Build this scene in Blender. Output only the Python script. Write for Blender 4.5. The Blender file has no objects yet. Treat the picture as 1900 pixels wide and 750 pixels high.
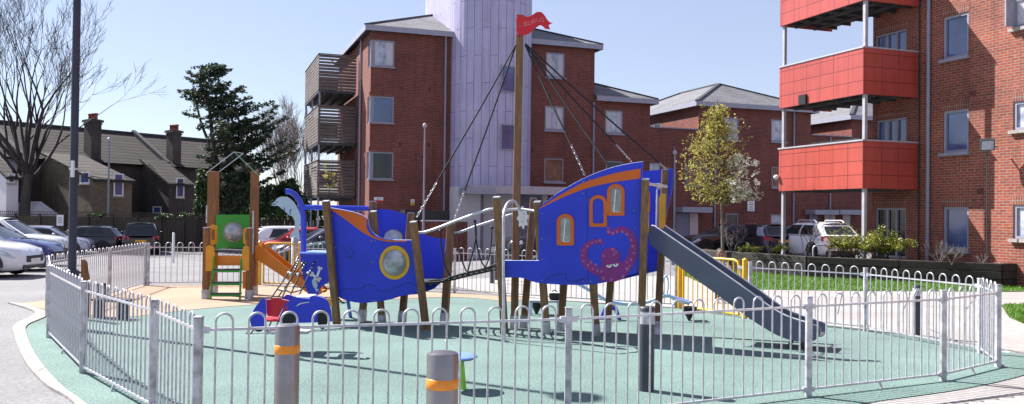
import bpy, math, random
from mathutils import Vector as V, Matrix
R = math.radians
random.seed(11)
scene = bpy.context.scene
col = scene.collection

# ------------------------------------------------------------------ camera
EYE = 1.75
F = 1590.99
PITCH, ROLL, YAW = 0.013755, 0.011844, 0.345881
cp, sp, cr, sr = math.cos(PITCH), math.sin(PITCH), math.cos(ROLL), math.sin(ROLL)
FW = V((0, cp, sp)); UPV = V((0, -sp, cp)); XV = V((1, 0, 0))
RW = cr * XV + sr * UPV
UW = -sr * XV + cr * UPV
cam = bpy.data.objects.new('camera', bpy.data.cameras.new('camera'))
col.objects.link(cam)
cam.matrix_world = Matrix(((RW.x, UW.x, -FW.x, 0), (RW.y, UW.y, -FW.y, 0), (RW.z, UW.z, -FW.z, EYE), (0, 0, 0, 1)))
cam.data.sensor_width = 36; cam.data.lens = 36 * F / 1900
cam.data.clip_start = 0.1; cam.data.clip_end = 3000
scene.camera = cam
CAM = V((0, 0, EYE))

def ray(px, py):
    return RW * ((px - 950) / F) - UW * ((py - 375) / F) + FW
def at(px, py, Y):
    d = ray(px, py); return CAM + d * (Y / d.y)
def G(px, py, z=0.0):
    d = ray(px, py); return CAM + d * ((z - EYE) / d.z)
def hit(px, py, O, N):
    d = ray(px, py); return CAM + d * ((O - CAM).dot(N) / d.dot(N))
def sm(t):
    t = max(0, min(1, t)); return t * t * (3 - 2 * t)
def gz(x, y):                        # the car park drops a little to the back left
    return -0.6 * sm((y - 21) / 26) * sm((5 - x) / 9)

# ------------------------------------------------------------------ materials
MATS = {}
def newmat(name):
    m = bpy.data.materials.new(name); m.use_nodes = True
    nt = m.node_tree; b = nt.nodes['Principled BSDF']
    MATS[name] = m
    return m, nt, b
def N_(nt, t, **k):
    n = nt.nodes.new(t)
    for a, v in k.items(): setattr(n, a, v)
    return n
def lk(nt, a, b): nt.links.new(a, b)
def coords(nt, kind='Object', scale=(1, 1, 1)):
    tc = N_(nt, 'ShaderNodeTexCoord'); mp = N_(nt, 'ShaderNodeMapping')
    mp.inputs['Scale'].default_value = scale
    lk(nt, tc.outputs[kind], mp.inputs[0]); return mp.outputs[0]
def ramp(nt, src, stops):
    r = N_(nt, 'ShaderNodeValToRGB'); e = r.color_ramp.elements
    while len(e) < len(stops): e.new(0.5)
    for i, (p, c) in enumerate(stops):
        e[i].position = p; e[i].color = tuple(c) + (1,)
    lk(nt, src, r.inputs[0]); return r.outputs[0]
def noise(nt, vec, scale, detail=4, rough=.6):
    n = N_(nt, 'ShaderNodeTexNoise'); n.inputs['Scale'].default_value = scale
    n.inputs['Detail'].default_value = detail; n.inputs['Roughness'].default_value = rough
    if vec is not None: lk(nt, vec, n.inputs['Vector'])
    return n.outputs['Fac']
def mixc(nt, fac, a, b, mode='MIX'):
    m = N_(nt, 'ShaderNodeMix', data_type='RGBA', blend_type=mode)
    if isinstance(fac, (int, float)): m.inputs[0].default_value = fac
    else: lk(nt, fac, m.inputs[0])
    for i, c in ((6, a), (7, b)):
        if isinstance(c, (tuple, list)): m.inputs[i].default_value = tuple(c) + (1,)
        else: lk(nt, c, m.inputs[i])
    return m.outputs[2]
def bump(nt, b, src, strength=.3, dist=.01):
    bp = N_(nt, 'ShaderNodeBump'); bp.inputs['Strength'].default_value = strength
    bp.inputs['Distance'].default_value = dist
    lk(nt, src, bp.inputs['Height']); lk(nt, bp.outputs[0], b.inputs['Normal'])

def plain(name, c, rough=.5, metal=0, var=.12, vscale=3, bmp=0, bscale=60, coat=0, spec=None):
    m, nt, b = newmat(name)
    vec = coords(nt)
    n = noise(nt, vec, vscale, 5)
    lo = [max(0, x * (1 - var * 1.6)) for x in c]; hi = [min(1, x * (1 + var * 1.2)) for x in c]
    lk(nt, ramp(nt, n, [(.3, lo), (.7, hi)]), b.inputs['Base Color'])
    b.inputs['Metallic'].default_value = metal
    rr = N_(nt, 'ShaderNodeMapRange'); rr.inputs[3].default_value = max(.02, rough - .1); rr.inputs[4].default_value = min(1, rough + .1)
    lk(nt, noise(nt, vec, vscale * 4, 3), rr.inputs[0]); lk(nt, rr.outputs[0], b.inputs['Roughness'])
    if coat: b.inputs['Coat Weight'].default_value = coat
    if spec is not None: b.inputs['Specular IOR Level'].default_value = spec
    if bmp: bump(nt, b, noise(nt, vec, bscale, 4), bmp, .01)
    return m

def speckle(name, a, c, scale, patch, rough=.85, bmp=.4):
    m, nt, b = newmat(name)
    vec = coords(nt)
    n1 = noise(nt, vec, scale, 3, .7); n2 = noise(nt, vec, .45, 5, .65)
    base = ramp(nt, n1, [(.34, a), (.66, c)])
    n3 = noise(nt, vec, 2.3, 7, .75)
    x = mixc(nt, .8, base, ramp(nt, n2, [(.3, (1 - patch,) * 3), (.7, (1 + patch * .4,) * 3)]), 'MULTIPLY')
    lk(nt, mixc(nt, .75, x, ramp(nt, n3, [(.30, (.78, .76, .74)), (.42, (1, 1, 1)), (.60, (1, 1, 1)), (.72, (1.12, 1.1, 1.08))]), 'MULTIPLY'), b.inputs['Base Color'])
    b.inputs['Roughness'].default_value = rough
    bump(nt, b, n1, bmp, .01)
    return m

def brickmat(name, c1, c2, mortar, bw=.225, rh=.075, ms=.01, sold=False, var=.35):
    m, nt, b = newmat(name)
    tc = N_(nt, 'ShaderNodeTexCoord'); sx = N_(nt, 'ShaderNodeSeparateXYZ'); lk(nt, tc.outputs['Object'], sx.inputs[0])
    ad = N_(nt, 'ShaderNodeMath', operation='ADD'); lk(nt, sx.outputs[0], ad.inputs[0]); lk(nt, sx.outputs[1], ad.inputs[1])
    cb = N_(nt, 'ShaderNodeCombineXYZ')
    if sold: lk(nt, sx.outputs[2], cb.inputs[0]); lk(nt, ad.outputs[0], cb.inputs[1])
    else: lk(nt, ad.outputs[0], cb.inputs[0]); lk(nt, sx.outputs[2], cb.inputs[1])
    br = N_(nt, 'ShaderNodeTexBrick'); lk(nt, cb.outputs[0], br.inputs['Vector'])
    if sold: br.offset = 0.0
    br.inputs['Scale'].default_value = 1; br.inputs['Brick Width'].default_value = bw; br.inputs['Row Height'].default_value = rh
    br.inputs['Mortar Size'].default_value = ms; br.inputs['Mortar Smooth'].default_value = .2; br.inputs['Bias'].default_value = -.2
    br.inputs['Color1'].default_value = tuple(c1) + (1,); br.inputs['Color2'].default_value = tuple(c2) + (1,); br.inputs['Mortar'].default_value = tuple(mortar) + (1,)
    n = noise(nt, tc.outputs['Object'], .5, 6, .65)
    n2 = noise(nt, tc.outputs['Object'], 9, 3)
    x = mixc(nt, 1, br.outputs['Color'], ramp(nt, n, [(.3, (1 - var,) * 3), (.7, (1.1, 1.1, 1.1))]), 'MULTIPLY')
    x = mixc(nt, 1, x, ramp(nt, n2, [(.3, (.75, .75, .75)), (.7, (1.12, 1.12, 1.12))]), 'MULTIPLY')
    st = noise(nt, coords(nt, 'Object', (1.6, 1.6, .16)), 1.5, 5, .7)
    x = mixc(nt, .8, x, ramp(nt, st, [(.32, (.66, .64, .64)), (.48, (1, 1, 1)), (.62, (1, 1, 1)), (.76, (1.18, 1.14, 1.12))]), 'MULTIPLY')
    lk(nt, x, b.inputs['Base Color']); b.inputs['Roughness'].default_value = .88
    iv = N_(nt, 'ShaderNodeMath', operation='SUBTRACT'); iv.inputs[0].default_value = 1; lk(nt, br.outputs['Fac'], iv.inputs[1])
    bump(nt, b, iv.outputs[0], .5, .01)
    return m

def timber(name, a, c, rough=.7, axis=2):
    m, nt, b = newmat(name)
    s = [9, 9, 9]; s[axis] = .8
    vec = coords(nt, 'Object', tuple(s))
    n1 = noise(nt, vec, 2.5, 6, .7); n2 = noise(nt, coords(nt), 1.3, 3)
    x = ramp(nt, n1, [(.3, a), (.68, c)])
    lk(nt, mixc(nt, .7, x, ramp(nt, n2, [(.3, (.65, .65, .65)), (.7, (1.15, 1.12, 1.05))]), 'MULTIPLY'), b.inputs['Base Color'])
    b.inputs['Roughness'].default_value = rough
    bump(nt, b, n1, .35, .006)
    return m

def leafmat(name, cols, rough=.6, trans=.25, scale=2.2):
    m, nt, b = newmat(name)
    tc = N_(nt, 'ShaderNodeTexCoord')
    n1 = noise(nt, tc.outputs['Object'], scale, 2); n2 = noise(nt, tc.outputs['Object'], 23, 2)
    ad = N_(nt, 'ShaderNodeMath', operation='ADD'); lk(nt, n1, ad.inputs[0]); lk(nt, n2, ad.inputs[1])
    hv = N_(nt, 'ShaderNodeMath', operation='MULTIPLY'); hv.inputs[1].default_value = .5; lk(nt, ad.outputs[0], hv.inputs[0])
    st = [(.36 + .28 * i / max(1, len(cols) - 1), c) for i, c in enumerate(cols)]
    cc = ramp(nt, hv.outputs[0], st)
    lk(nt, cc, b.inputs['Base Color']); b.inputs['Roughness'].default_value = rough
    if trans:
        t = N_(nt, 'ShaderNodeBsdfTranslucent'); lk(nt, cc, t.inputs[0])
        mx = N_(nt, 'ShaderNodeMixShader'); mx.inputs[0].default_value = trans
        out = nt.nodes['Material Output']
        lk(nt, b.outputs[0], mx.inputs[1]); lk(nt, t.outputs[0], mx.inputs[2]); lk(nt, mx.outputs[0], out.inputs[0])
    return m

M_ = {}
def setup_mats():
    A = M_
    A['asphalt'] = speckle('asphalt', (0.144, 0.1404, 0.1476), (0.252, 0.2448, 0.2556), 22, .35, .9, .5)
    A['paving'] = speckle('paving', (0.296, 0.2775, 0.2664), (0.3996, 0.3774, 0.3663), 14, .3, .85, .3)
    A['teal'] = speckle('teal_rubber', (0.0595, 0.1225, 0.1106), (0.21, 0.301, 0.273), 40, .4, .9, .6)
    A['tan'] = speckle('tan_rubber', (0.2592, 0.1728, 0.1116), (0.4608, 0.3384, 0.2448), 46, .3, .9, .6)
    A['kerb'] = speckle('kerb_stone', (0.2736, 0.2448, 0.2304), (0.4032, 0.3672, 0.3456), 10, .35, .85, .4)
    A['soil'] = speckle('soil', (.05, .035, .025), (.12, .09, .06), 14, .4, .95, .8)
    A['turf'] = speckle('turf', (0.045, 0.1125, 0.015), (0.0975, 0.21, 0.03), 18, .4, .95, .8)
    A['blade'] = leafmat('grass_blade', [(0.0675, 0.165, 0.015), (0.12, 0.255, 0.03), (0.18, 0.3, 0.0525)], .6, .35)
    A['brick'] = brickmat('red_brick', (0.2349, 0.0435, 0.0261), (0.1305, 0.0261, 0.01827), (0.2088, 0.1479, 0.1305))
    A['brick_r'] = brickmat('orange_red_brick', (0.344, 0.068, 0.032), (0.2, 0.04, 0.024), (0.288, 0.232, 0.2), var=.45)
    A['brick_s'] = brickmat('soldier_brick', (0.288, 0.064, 0.032), (0.168, 0.0416, 0.0256), (0.32, 0.272, 0.24), sold=True)
    A['brick_sd'] = brickmat('soldier_brick_dark', (.24, .046, .028), (.14, .028, .02), (.22, .16, .14), sold=True)
    A['brick_old'] = brickmat('stock_brick', (0.2295, 0.17, 0.1062), (0.1445, 0.1062, 0.068), (0.2125, 0.187, 0.153), var=.5)
    A['brick_dark'] = brickmat('sooty_brick', (0.09775, 0.0748, 0.0663), (0.06375, 0.051, 0.04675), (0.1105, 0.0935, 0.085), var=.5)
    A['render'] = plain('white_render', (0.648, 0.63, 0.666), .8, var=.06, vscale=.6)
    A['slate'] = brickmat('roof_slate', (0.2106, 0.2067, 0.2262), (0.1482, 0.1482, 0.1638), (0.0624, 0.0624, 0.0702), .5, .16, .012, var=.3)
    A['tile'] = brickmat('roof_tile', (0.068, 0.04675, 0.03825), (0.04675, 0.0323, 0.0272), (.006, .005, .005), 3.1, .24, .05, var=.55)
    A['ridge'] = plain('dark_ridge', (.05, .05, .055), .7, var=.3)
    A['fascia'] = plain('lilac_grey_fascia', (.30, .31, .38), .5, var=.06)
    A['frame'] = plain('grey_window_frame', (.26, .265, .33), .45, var=.06)
    A['white_frame'] = plain('white_window_frame', (.75, .75, .76), .4, var=.04)
    A['glass'] = plain('dark_glass', (.018, .021, .03), .08, var=.3, vscale=.8, spec=.5)
    A['glass_l'] = plain('curtained_glass', (.36, .38, .48), .12, var=.45, vscale=2.2, spec=1.0)
    A['glass_b'] = plain('sky_tinted_glass', (.06, .095, .24), .05, var=.3, vscale=.7, spec=1.0)  # blue in the base colour stands in for reflected sky
    A['orange_blind'] = plain('brown_blind', (.22, .10, .06), .4, var=.3)
    A['pipe'] = plain('lilac_grey_pipe', (.24, .24, .31), .45, var=.06)
    A['galv'] = plain('galvanised_steel', (0.5336, 0.5278, 0.5684), .42, .45, var=.16, vscale=13)
    A['galv_post'] = plain('galvanised_post', (0.4784, 0.4732, 0.4992), .5, .35, var=.30, vscale=9)
    A['steel'] = plain('brushed_steel', (0.288, 0.2664, 0.2664), .36, .9, var=.12, vscale=7)
    A['dark_steel'] = plain('dark_grey_steel', (.05, .055, .07), .45, .2, var=.15)
    A['lamp_paint'] = plain('dark_navy_paint', (.030, .030, .055), .5, 0, var=.2)
    A['white_band'] = plain('grey_white_band', (0.425, 0.425, 0.442), .5, var=.25, vscale=9)
    A['orange_band'] = plain('orange_reflective_band', (.85, .28, .02), .35, var=.15, vscale=8)
    A['black'] = plain('black_rubber', (.012, .012, .013), .7, var=.2)
    A['black_box'] = plain('black_box', (.012, .012, .015), .5, var=.2)
    A['rope'] = plain('black_rope', (.014, .014, .018), .75, var=.3, vscale=30, bmp=.6, bscale=120)
    A['chain'] = plain('chain_steel', (0.465, 0.465, 0.48), .35, .8, var=.3, vscale=40)
    A['blue'] = plain('blue_plastic', (.016, .036, .56), .42, var=.12, vscale=1.5)
    A['blue_edge'] = plain('pale_blue_edge', (.20, .32, .78), .4, var=.06)
    A['blue_line'] = plain('engraved_blue', (.008, .014, .17), .5)
    A['blue_paint'] = plain('blue_paint_steel', (.02, .05, .55), .28, var=.06, coat=.4)
    A['pale_blue'] = plain('pale_blue_panel', (.47, .57, .64), .42, var=.05)
    A['sky_bar'] = plain('pale_blue_steel', (.50, .66, .80), .35, var=.06)
    A['orange'] = plain('orange_plastic', (.62, .115, .008), .4, var=.06)
    A['amber'] = plain('amber_plastic', (0.68, 0.289, 0.0102), .4, var=.07)
    A['slide_o'] = plain('orange_slide_plastic', (.70, .20, .012), .4, var=.07)
    A['yellow'] = plain('yellow_paint', (0.7225, 0.3995, 0.0102), .38, var=.07)
    A['green'] = plain('green_plastic', (.035, .30, .022), .4, var=.07)
    A['pale_green'] = plain('pale_green_edge', (.22, .42, .30), .45)
    A['lime'] = plain('lime_paint', (.25, .60, .03), .4, var=.06)
    A['red'] = plain('red_plastic', (.58, .008, .018), .4, var=.06)
    A['red_line'] = plain('pale_red_letters', (.75, .22, .20), .5)
    A['purple'] = plain('purple_plastic', (.23, .012, .20), .42, var=.08)
    A['pink_ring'] = plain('pink_rings', (.48, .20, .46), .5)
    A['white'] = plain('white_plastic', (.78, .78, .78), .45, var=.04)
    A['slide_g'] = plain('slate_grey_slide', (0.09375, 0.11, 0.1562), .36, var=.1, vscale=2)
    A['slide_edge'] = plain('slide_edge_glint', (.40, .41, .47), .4)  # pale tone paints the highlight along the slide's top edges
    A['slide_in'] = plain('slide_steel_bed', (.30, .31, .34), .3, .7, var=.12)
    A['bubble'] = plain('clear_bubble', (.34, .36, .38), .05, var=.4, vscale=5, spec=1.0, coat=.6)
    A['perspex'] = plain('smoky_pane', (.28, .27, .27), .12, var=.35, vscale=4, spec=.8)
    A['post'] = timber('brown_timber', (.11, .055, .024), (.29, .155, .068))
    A['post_o'] = timber('orange_timber', (0.17, 0.06375, 0.02125), (0.323, 0.1445, 0.051))
    A['sleeper'] = timber('dark_sleeper', (.010, .008, .008), (.048, .037, .032), .8, 0)
    A['slat'] = timber('grey_brown_slats', (0.072, 0.05904, 0.05616), (0.1728, 0.144, 0.1368), .8, 0)
    A['fencewood'] = timber('dark_fence_boards', (.035, .028, .022), (.09, .072, .055), .85)
    A['bark'] = timber('dark_bark', (.028, .024, .022), (.10, .085, .075), .9)
    A['bark_l'] = timber('pale_bark', (.10, .085, .08), (.24, .20, .19), .9)
    A['twig'] = plain('twig', (.038, .030, .032), .9, var=.3)
    A['twig_l'] = plain('pale_twig', (.17, .14, .14), .9, var=.3)
    A['conifer'] = leafmat('conifer_leaf', [(.016, .040, .026), (.035, .070, .042), (.070, .095, .048), (.13, .095, .06)], .7, .12, .9)
    A['ivy'] = leafmat('ivy_leaf', [(.014, .035, .012), (.04, .09, .025), (.10, .17, .04)], .5, .15, 1.2)
    A['spring'] = leafmat('spring_leaf', [(0.272, 0.2465, 0.0425), (0.408, 0.3655, 0.0765), (0.476, 0.425, 0.136)], .55, .45, 2)
    A['blossom'] = leafmat('blossom', [(0.527, 0.561, 0.425), (0.68, 0.697, 0.629)], .6, .35, 3)
    A['shrub'] = leafmat('shrub_leaf', [(0.0765, 0.1105, 0.017), (0.221, 0.238, 0.034), (0.357, 0.34, 0.068)], .5, .3, 4)
    A['tyre'] = plain('tyre_rubber', (.015, .015, .016), .8, var=.2)
    A['rim'] = plain('alloy_rim', (.45, .45, .47), .35, .7)
    A['lamp_r'] = plain('red_tail_lamp', (.55, .012, .02), .2, coat=.5)
    A['lamp_w'] = plain('clear_headlamp', (.62, .66, .70), .12, var=.3, vscale=9, coat=.5)
    A['plate_y'] = plain('yellow_plate', (.75, .40, .03), .5)
    A['plate_w'] = plain('white_plate', (.75, .75, .72), .5)
    A['trim'] = plain('black_trim', (.015, .015, .017), .5)
    A['terracotta'] = plain('terracotta_pots', (.30, .085, .045), .8, var=.25)
    A['curtain'] = plain('net_curtain', (.55, .54, .60), .9, var=.08, vscale=20)
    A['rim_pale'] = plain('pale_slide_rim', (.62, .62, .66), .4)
    A['door_l'] = plain('lilac_door', (.20, .18, .27), .5, var=.05)
    A['door_p'] = plain('pink_door_panel', (.55, .45, .47), .6, var=.05)
    A['soffit'] = plain('dark_soffit_steel', (.06, .06, .066), .6, .3, var=.3)
    A['coping'] = plain('pale_coping', (0.44, 0.432, 0.48), .45, .3, var=.06)
    A['tent'] = plain('white_canvas', (0.6375, 0.629, 0.646), .7, var=.05)
    A['skin'] = plain('skin', (.20, .10, .065), .6, var=.06)
    A['hair'] = plain('dark_hair', (.014, .011, .010), .7)
    A['grey_cloth'] = plain('grey_cloth', (.34, .34, .37), .9, var=.15, vscale=12)
    A['white_cloth'] = plain('white_cloth', (.68, .68, .68), .9, var=.1, vscale=12)
    A['dark_cloth'] = plain('dark_cloth', (.03, .03, .045), .9, var=.15, vscale=12)
    A['sign_red'] = plain('sign_red', (.55, .03, .03), .5)
    A['vent'] = plain('dark_vent_brick', (.10, .028, .022), .8)
    A['post_grey'] = plain('grey_painted_post', (.36, .36, .40), .5, .1)
    A['blue_edge_glint'] = plain('glinting_cut_blue_edge', (.42, .47, .80), .45)  # sun catching the cut panel edges, painted in as a pale colour
    A['red_edge_glint'] = plain('glinting_cut_red_edge', (.80, .62, .60), .45)  # same painted sun highlight for the red seat's cut edge
    A['sign_y'] = plain('sign_yellow', (.75, .55, .05), .5)
    A['sign_ink'] = plain('sign_ink', (.05, .05, .06), .6)
    # red cladding panels with open joints, read off the wall's own axes
    def grid(name, c, w, h, ms, jc, rough=.35):
        m, nt, b = newmat(name)
        tc = N_(nt, 'ShaderNodeTexCoord'); sx = N_(nt, 'ShaderNodeSeparateXYZ'); lk(nt, tc.outputs['UV'], sx.inputs[0])
        cb = N_(nt, 'ShaderNodeCombineXYZ'); lk(nt, sx.outputs[0], cb.inputs[0]); lk(nt, sx.outputs[1], cb.inputs[1])
        br = N_(nt, 'ShaderNodeTexBrick'); br.offset = 0.0 if name.startswith('red') else .5
        lk(nt, cb.outputs[0], br.inputs['Vector'])
        br.inputs['Scale'].default_value = 1; br.inputs['Brick Width'].default_value = w; br.inputs['Row Height'].default_value = h
        br.inputs['Mortar Size'].default_value = ms; br.inputs['Mortar Smooth'].default_value = .1
        br.inputs['Color1'].default_value = tuple(c) + (1,)
        br.inputs['Color2'].default_value = tuple(x * .92 for x in c) + (1,); br.inputs['Mortar'].default_value = tuple(jc) + (1,)
        n = noise(nt, tc.outputs['Object'], .8, 4); st = noise(nt, coords(nt, 'Object', (3, 3, .22)), 2.2, 5, .7)
        x = mixc(nt, 1, br.outputs['Color'], ramp(nt, n, [(.3, (.86, .86, .87)), (.7, (1.06, 1.06, 1.05))]), 'MULTIPLY')
        lk(nt, mixc(nt, .8, x, ramp(nt, st, [(.32, (.76, .75, .75)), (.5, (1, 1, 1)), (.75, (1.08, 1.08, 1.08))]), 'MULTIPLY'), b.inputs['Base Color'])
        bump(nt, b, br.outputs['Fac'], -.35, .01) if False else None
        b.inputs['Roughness'].default_value = rough
        if name.startswith('red'): b.inputs['Coat Weight'].default_value = .7; b.inputs['Coat Roughness'].default_value = .25
        return m
    A['red_clad'] = grid('red_cladding', (.44, .070, .052), .62, .40, .010, (.12, .015, .012))
    A['metal_clad'] = grid('lilac_metal_cladding', (.44, .41, .60), 2.7, .40, .014, (.13, .12, .21), .42)
setup_mats()
def carpaint(name, c, metal=.3):
    return plain(name, c, .25, metal, var=.03, coat=1.0)

# ------------------------------------------------------------------ mesh builder
FRAME = {}
class MB:
    def __init__(s): s.v = []; s.f = []; s.sm = []; s.mi = []; s.uv = {}
    def add(s, vs, fs, smooth=False, mi=0):
        o = len(s.v); s.v += [V(x) for x in vs]
        for f in fs: s.f.append([o + i for i in f]); s.sm.append(smooth); s.mi.append(mi)
    def poly(s, pts, mi=0, uv=None):
        s.add(pts, [list(range(len(pts)))], False, mi)
        if uv: s.uv[len(s.f) - 1] = uv
    def box(s, c, size, X=None, Y=None, Z=None, mi=0):
        X = V(X) if X else V((1, 0, 0)); Y = V(Y) if Y else V((0, 1, 0)); Z = V(Z) if Z else V((0, 0, 1))
        c = V(c); a, b, d = (x / 2 for x in size)
        p = [c + X * a * i + Y * b * j + Z * d * k for k in (-1, 1) for j in (-1, 1) for i in (-1, 1)]
        s.add(p, [(0, 2, 3, 1), (4, 5, 7, 6), (0, 1, 5, 4), (2, 6, 7, 3), (0, 4, 6, 2), (1, 3, 7, 5)], False, mi)
    def bar(s, p, q, w, h, up=(0, 0, 1), mi=0, taper=1.0):
        p, q = V(p), V(q); d = (q - p).normalized(); up = V(up)
        if abs(d.dot(up)) > .98: up = V((0, 1, 0))
        x = d.cross(up).normalized(); y = x.cross(d).normalized()
        vs = []
        for c, t in ((p, 1), (q, taper)):
            for i, j in ((-1, -1), (1, -1), (1, 1), (-1, 1)): vs.append(c + x * w / 2 * i * t + y * h / 2 * j * t)
        s.add(vs, [(3, 2, 1, 0), (4, 5, 6, 7), (0, 1, 5, 4), (1, 2, 6, 5), (2, 3, 7, 6), (3, 0, 4, 7)], False, mi)
    def tube(s, pts, r, n=8, r2=None, cap=True, mi=0):
        pts = [V(p) for p in pts]; rings = []; k = len(pts)
        x = None
        for i, p in enumerate(pts):
            d = (pts[min(i + 1, k - 1)] - pts[max(i - 1, 0)])
            if d.length < 1e-9: d = V((0, 0, 1))
            d.normalize()
            if x is None:
                x = d.orthogonal().normalized()
            x = (x - d * x.dot(d)); x = x.normalized() if x.length > 1e-6 else d.orthogonal().normalized()
            y = d.cross(x)
            if isinstance(r, (list, tuple)): rr = r[i]
            else: rr = r if r2 is None else r + (r2 - r) * i / max(1, k - 1)
            rings.append([p + (x * math.cos(2 * math.pi * j / n) + y * math.sin(2 * math.pi * j / n)) * rr for j in range(n)])
        vs = [v for g in rings for v in g]; fs = []
        for i in range(k - 1):
            for j in range(n):
                a = i * n + j; b = i * n + (j + 1) % n
                fs.append((a, b, b + n, a + n))
        s.add(vs, fs, True, mi)
        if cap and n > 3:
            s.add(rings[0], [list(range(n))[::-1]], False, mi); s.add(rings[-1], [list(range(n))], False, mi)
    def prism(s, pts, off, mi=0, ms=None):
        pts = [V(p) for p in pts]; off = V(off); n = len(pts)
        nrm = V((0, 0, 0))
        for i in range(n): nrm += pts[i].cross(pts[(i + 1) % n])
        if nrm.dot(off) > 0: pts = pts[::-1]
        s.add(pts, [list(range(n))], False, mi)
        s.add([p + off for p in pts], [list(range(n))[::-1]], False, mi)
        vs = pts + [p + off for p in pts]
        s.add(vs, [(i, i + n, (i + 1) % n + n, (i + 1) % n) for i in range(n)], False, mi if ms is None else ms)
    def ring(s, outer, inner, off, mi=0):
        n = len(outer); off = V(off)
        o = [V(p) for p in outer]; i_ = [V(p) for p in inner]
        vs = o + i_ + [p + off for p in o] + [p + off for p in i_]
        fs = []
        for k in range(n):
            l = (k + 1) % n
            fs += [(k, l, n + l, n + k), (2 * n + l, 2 * n + k, 3 * n + k, 3 * n + l), (l, k, 2 * n + k, 2 * n + l), (n + k, n + l, 3 * n + l, 3 * n + k)]
        s.add(vs, fs, False, mi)
    def lathe(s, c, prof, n=20, X=(1, 0, 0), Y=(0, 1, 0), Z=(0, 0, 1), smooth=True, mi=0):
        c, X, Y, Z = V(c), V(X), V(Y), V(Z); vs = []
        for r, z in prof:
            for j in range(n):
                a = 2 * math.pi * j / n; vs.append(c + X * r * math.cos(a) + Y * r * math.sin(a) + Z * z)
        fs = []
        for i in range(len(prof) - 1):
            for j in range(n):
                a = i * n + j; b = i * n + (j + 1) % n; fs.append((a, b, b + n, a + n))
        s.add(vs, fs, smooth, mi)
        if prof[0][0] > 1e-4: s.add(vs[:n], [list(range(n))[::-1]], False, mi)
        if prof[-1][0] > 1e-4: s.add(vs[-n:], [list(range(n))], False, mi)
    def ball(s, c, r, n=12, m=8, mi=0):
        c = V(c); r = V(r) if not isinstance(r, (int, float)) else V((r, r, r)); vs = []
        for i in range(m + 1):
            t = math.pi * i / m
            for j in range(n):
                a = 2 * math.pi * j / n; vs.append(c + V((r.x * math.sin(t) * math.cos(a), r.y * math.sin(t) * math.sin(a), -r.z * math.cos(t))))
        s.add(vs, [(i * n + j, i * n + (j + 1) % n, (i + 1) * n + (j + 1) % n, (i + 1) * n + j) for i in range(m) for j in range(n)], True, mi)
    def leaf(s, c, size, rnd, flat=0.0, asp=.6):
        a = V((rnd.gauss(0, 1), rnd.gauss(0, 1), rnd.gauss(0, 1) * (1 - flat))).normalized()
        b = a.cross(V((rnd.gauss(0, .6), rnd.gauss(0, .6), 1)))
        if b.length < 1e-3: b = a.orthogonal()
        b.normalize(); a *= size; b *= size * asp
        o = len(s.v); s.v += [c - a, c + b * .9, c + a, c - b * .9]
        s.f.append([o, o + 1, o + 2, o + 3]); s.sm.append(False); s.mi.append(0)
    def build(s, name, mat, parent=None, kind=None, base=None):
        me = bpy.data.meshes.new(name)
        if parent is None:
            if base is None:
                xs = [p.x for p in s.v]; ys = [p.y for p in s.v]; zs = [p.z for p in s.v]
                base = V(((min(xs) + max(xs)) / 2, (min(ys) + max(ys)) / 2, min(zs)))
            Mx = Matrix.Translation(base)
        else: Mx = FRAME[parent.name]
        inv = Mx.inverted()
        me.from_pydata([tuple(inv @ p) for p in s.v], [], s.f)
        me.polygons.foreach_set('use_smooth', s.sm)
        ml = mat if isinstance(mat, (list, tuple)) else [mat]
        for m in ml: me.materials.append(M_[m] if isinstance(m, str) else m)
        if len(ml) > 1: me.polygons.foreach_set('material_index', s.mi)
        if s.uv:
            uvl = me.uv_layers.new(name='UVMap')
            for p in me.polygons:
                if p.index in s.uv:
                    for li, t in zip(p.loop_indices, s.uv[p.index]): uvl.data[li].uv = t
        me.update()
        o = bpy.data.objects.new(name, me); col.objects.link(o)
        if parent is None: o.matrix_world = Mx
        else: o.parent = parent
        FRAME[o.name] = Mx
        if kind: o['kind'] = kind
        return o

def bev(o, w=.006, seg=2):
    m = o.modifiers.new('bevel', 'BEVEL'); m.width = w; m.segments = seg; m.limit_method = 'ANGLE'; m.angle_limit = R(40)
    return o
def tag(o, label, cat, group=None, kind=None):
    o['label'] = label; o['category'] = cat
    if group: o['group'] = group
    if kind: o['kind'] = kind
    return o
def thing(name, label, cat, loc, rz=0, group=None):
    o = bpy.data.objects.new(name, None); col.objects.link(o); o.empty_display_size = .2
    Mx = Matrix.Translation(V(loc)) @ Matrix.Rotation(rz, 4, 'Z'); o.matrix_world = Mx
    FRAME[o.name] = Mx
    return tag(o, label, cat, group)
def dup(root, loc, rz=0, label=None):
    def cp_(o, par):
        c = o.copy(); col.objects.link(c)
        if par is not None: c.parent = par
        for ch in list(o.children): cp_(ch, c)
        return c
    r = cp_(root, None)
    r.matrix_world = Matrix.Translation(V(loc)) @ Matrix.Rotation(rz, 4, 'Z')
    if label: r['label'] = label
    return r
def smooth(pts, k=4, closed=False):
    """Catmull-Rom through the points"""
    pts = [V(p) for p in pts]; n = len(pts); out = []
    rng = range(n) if closed else range(n - 1)
    for i in rng:
        p0 = pts[(i - 1) % n] if closed or i > 0 else pts[0]
        p1 = pts[i]; p2 = pts[(i + 1) % n]
        p3 = pts[(i + 2) % n] if closed or i + 2 < n else pts[-1]
        for j in range(k):
            t = j / k
            out.append(.5 * ((2 * p1) + (p2 - p0) * t + (2 * p0 - 5 * p1 + 4 * p2 - p3) * t * t + (3 * p1 - p0 - 3 * p2 + p3) * t ** 3))
    if not closed: out.append(pts[-1])
    return out

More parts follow.
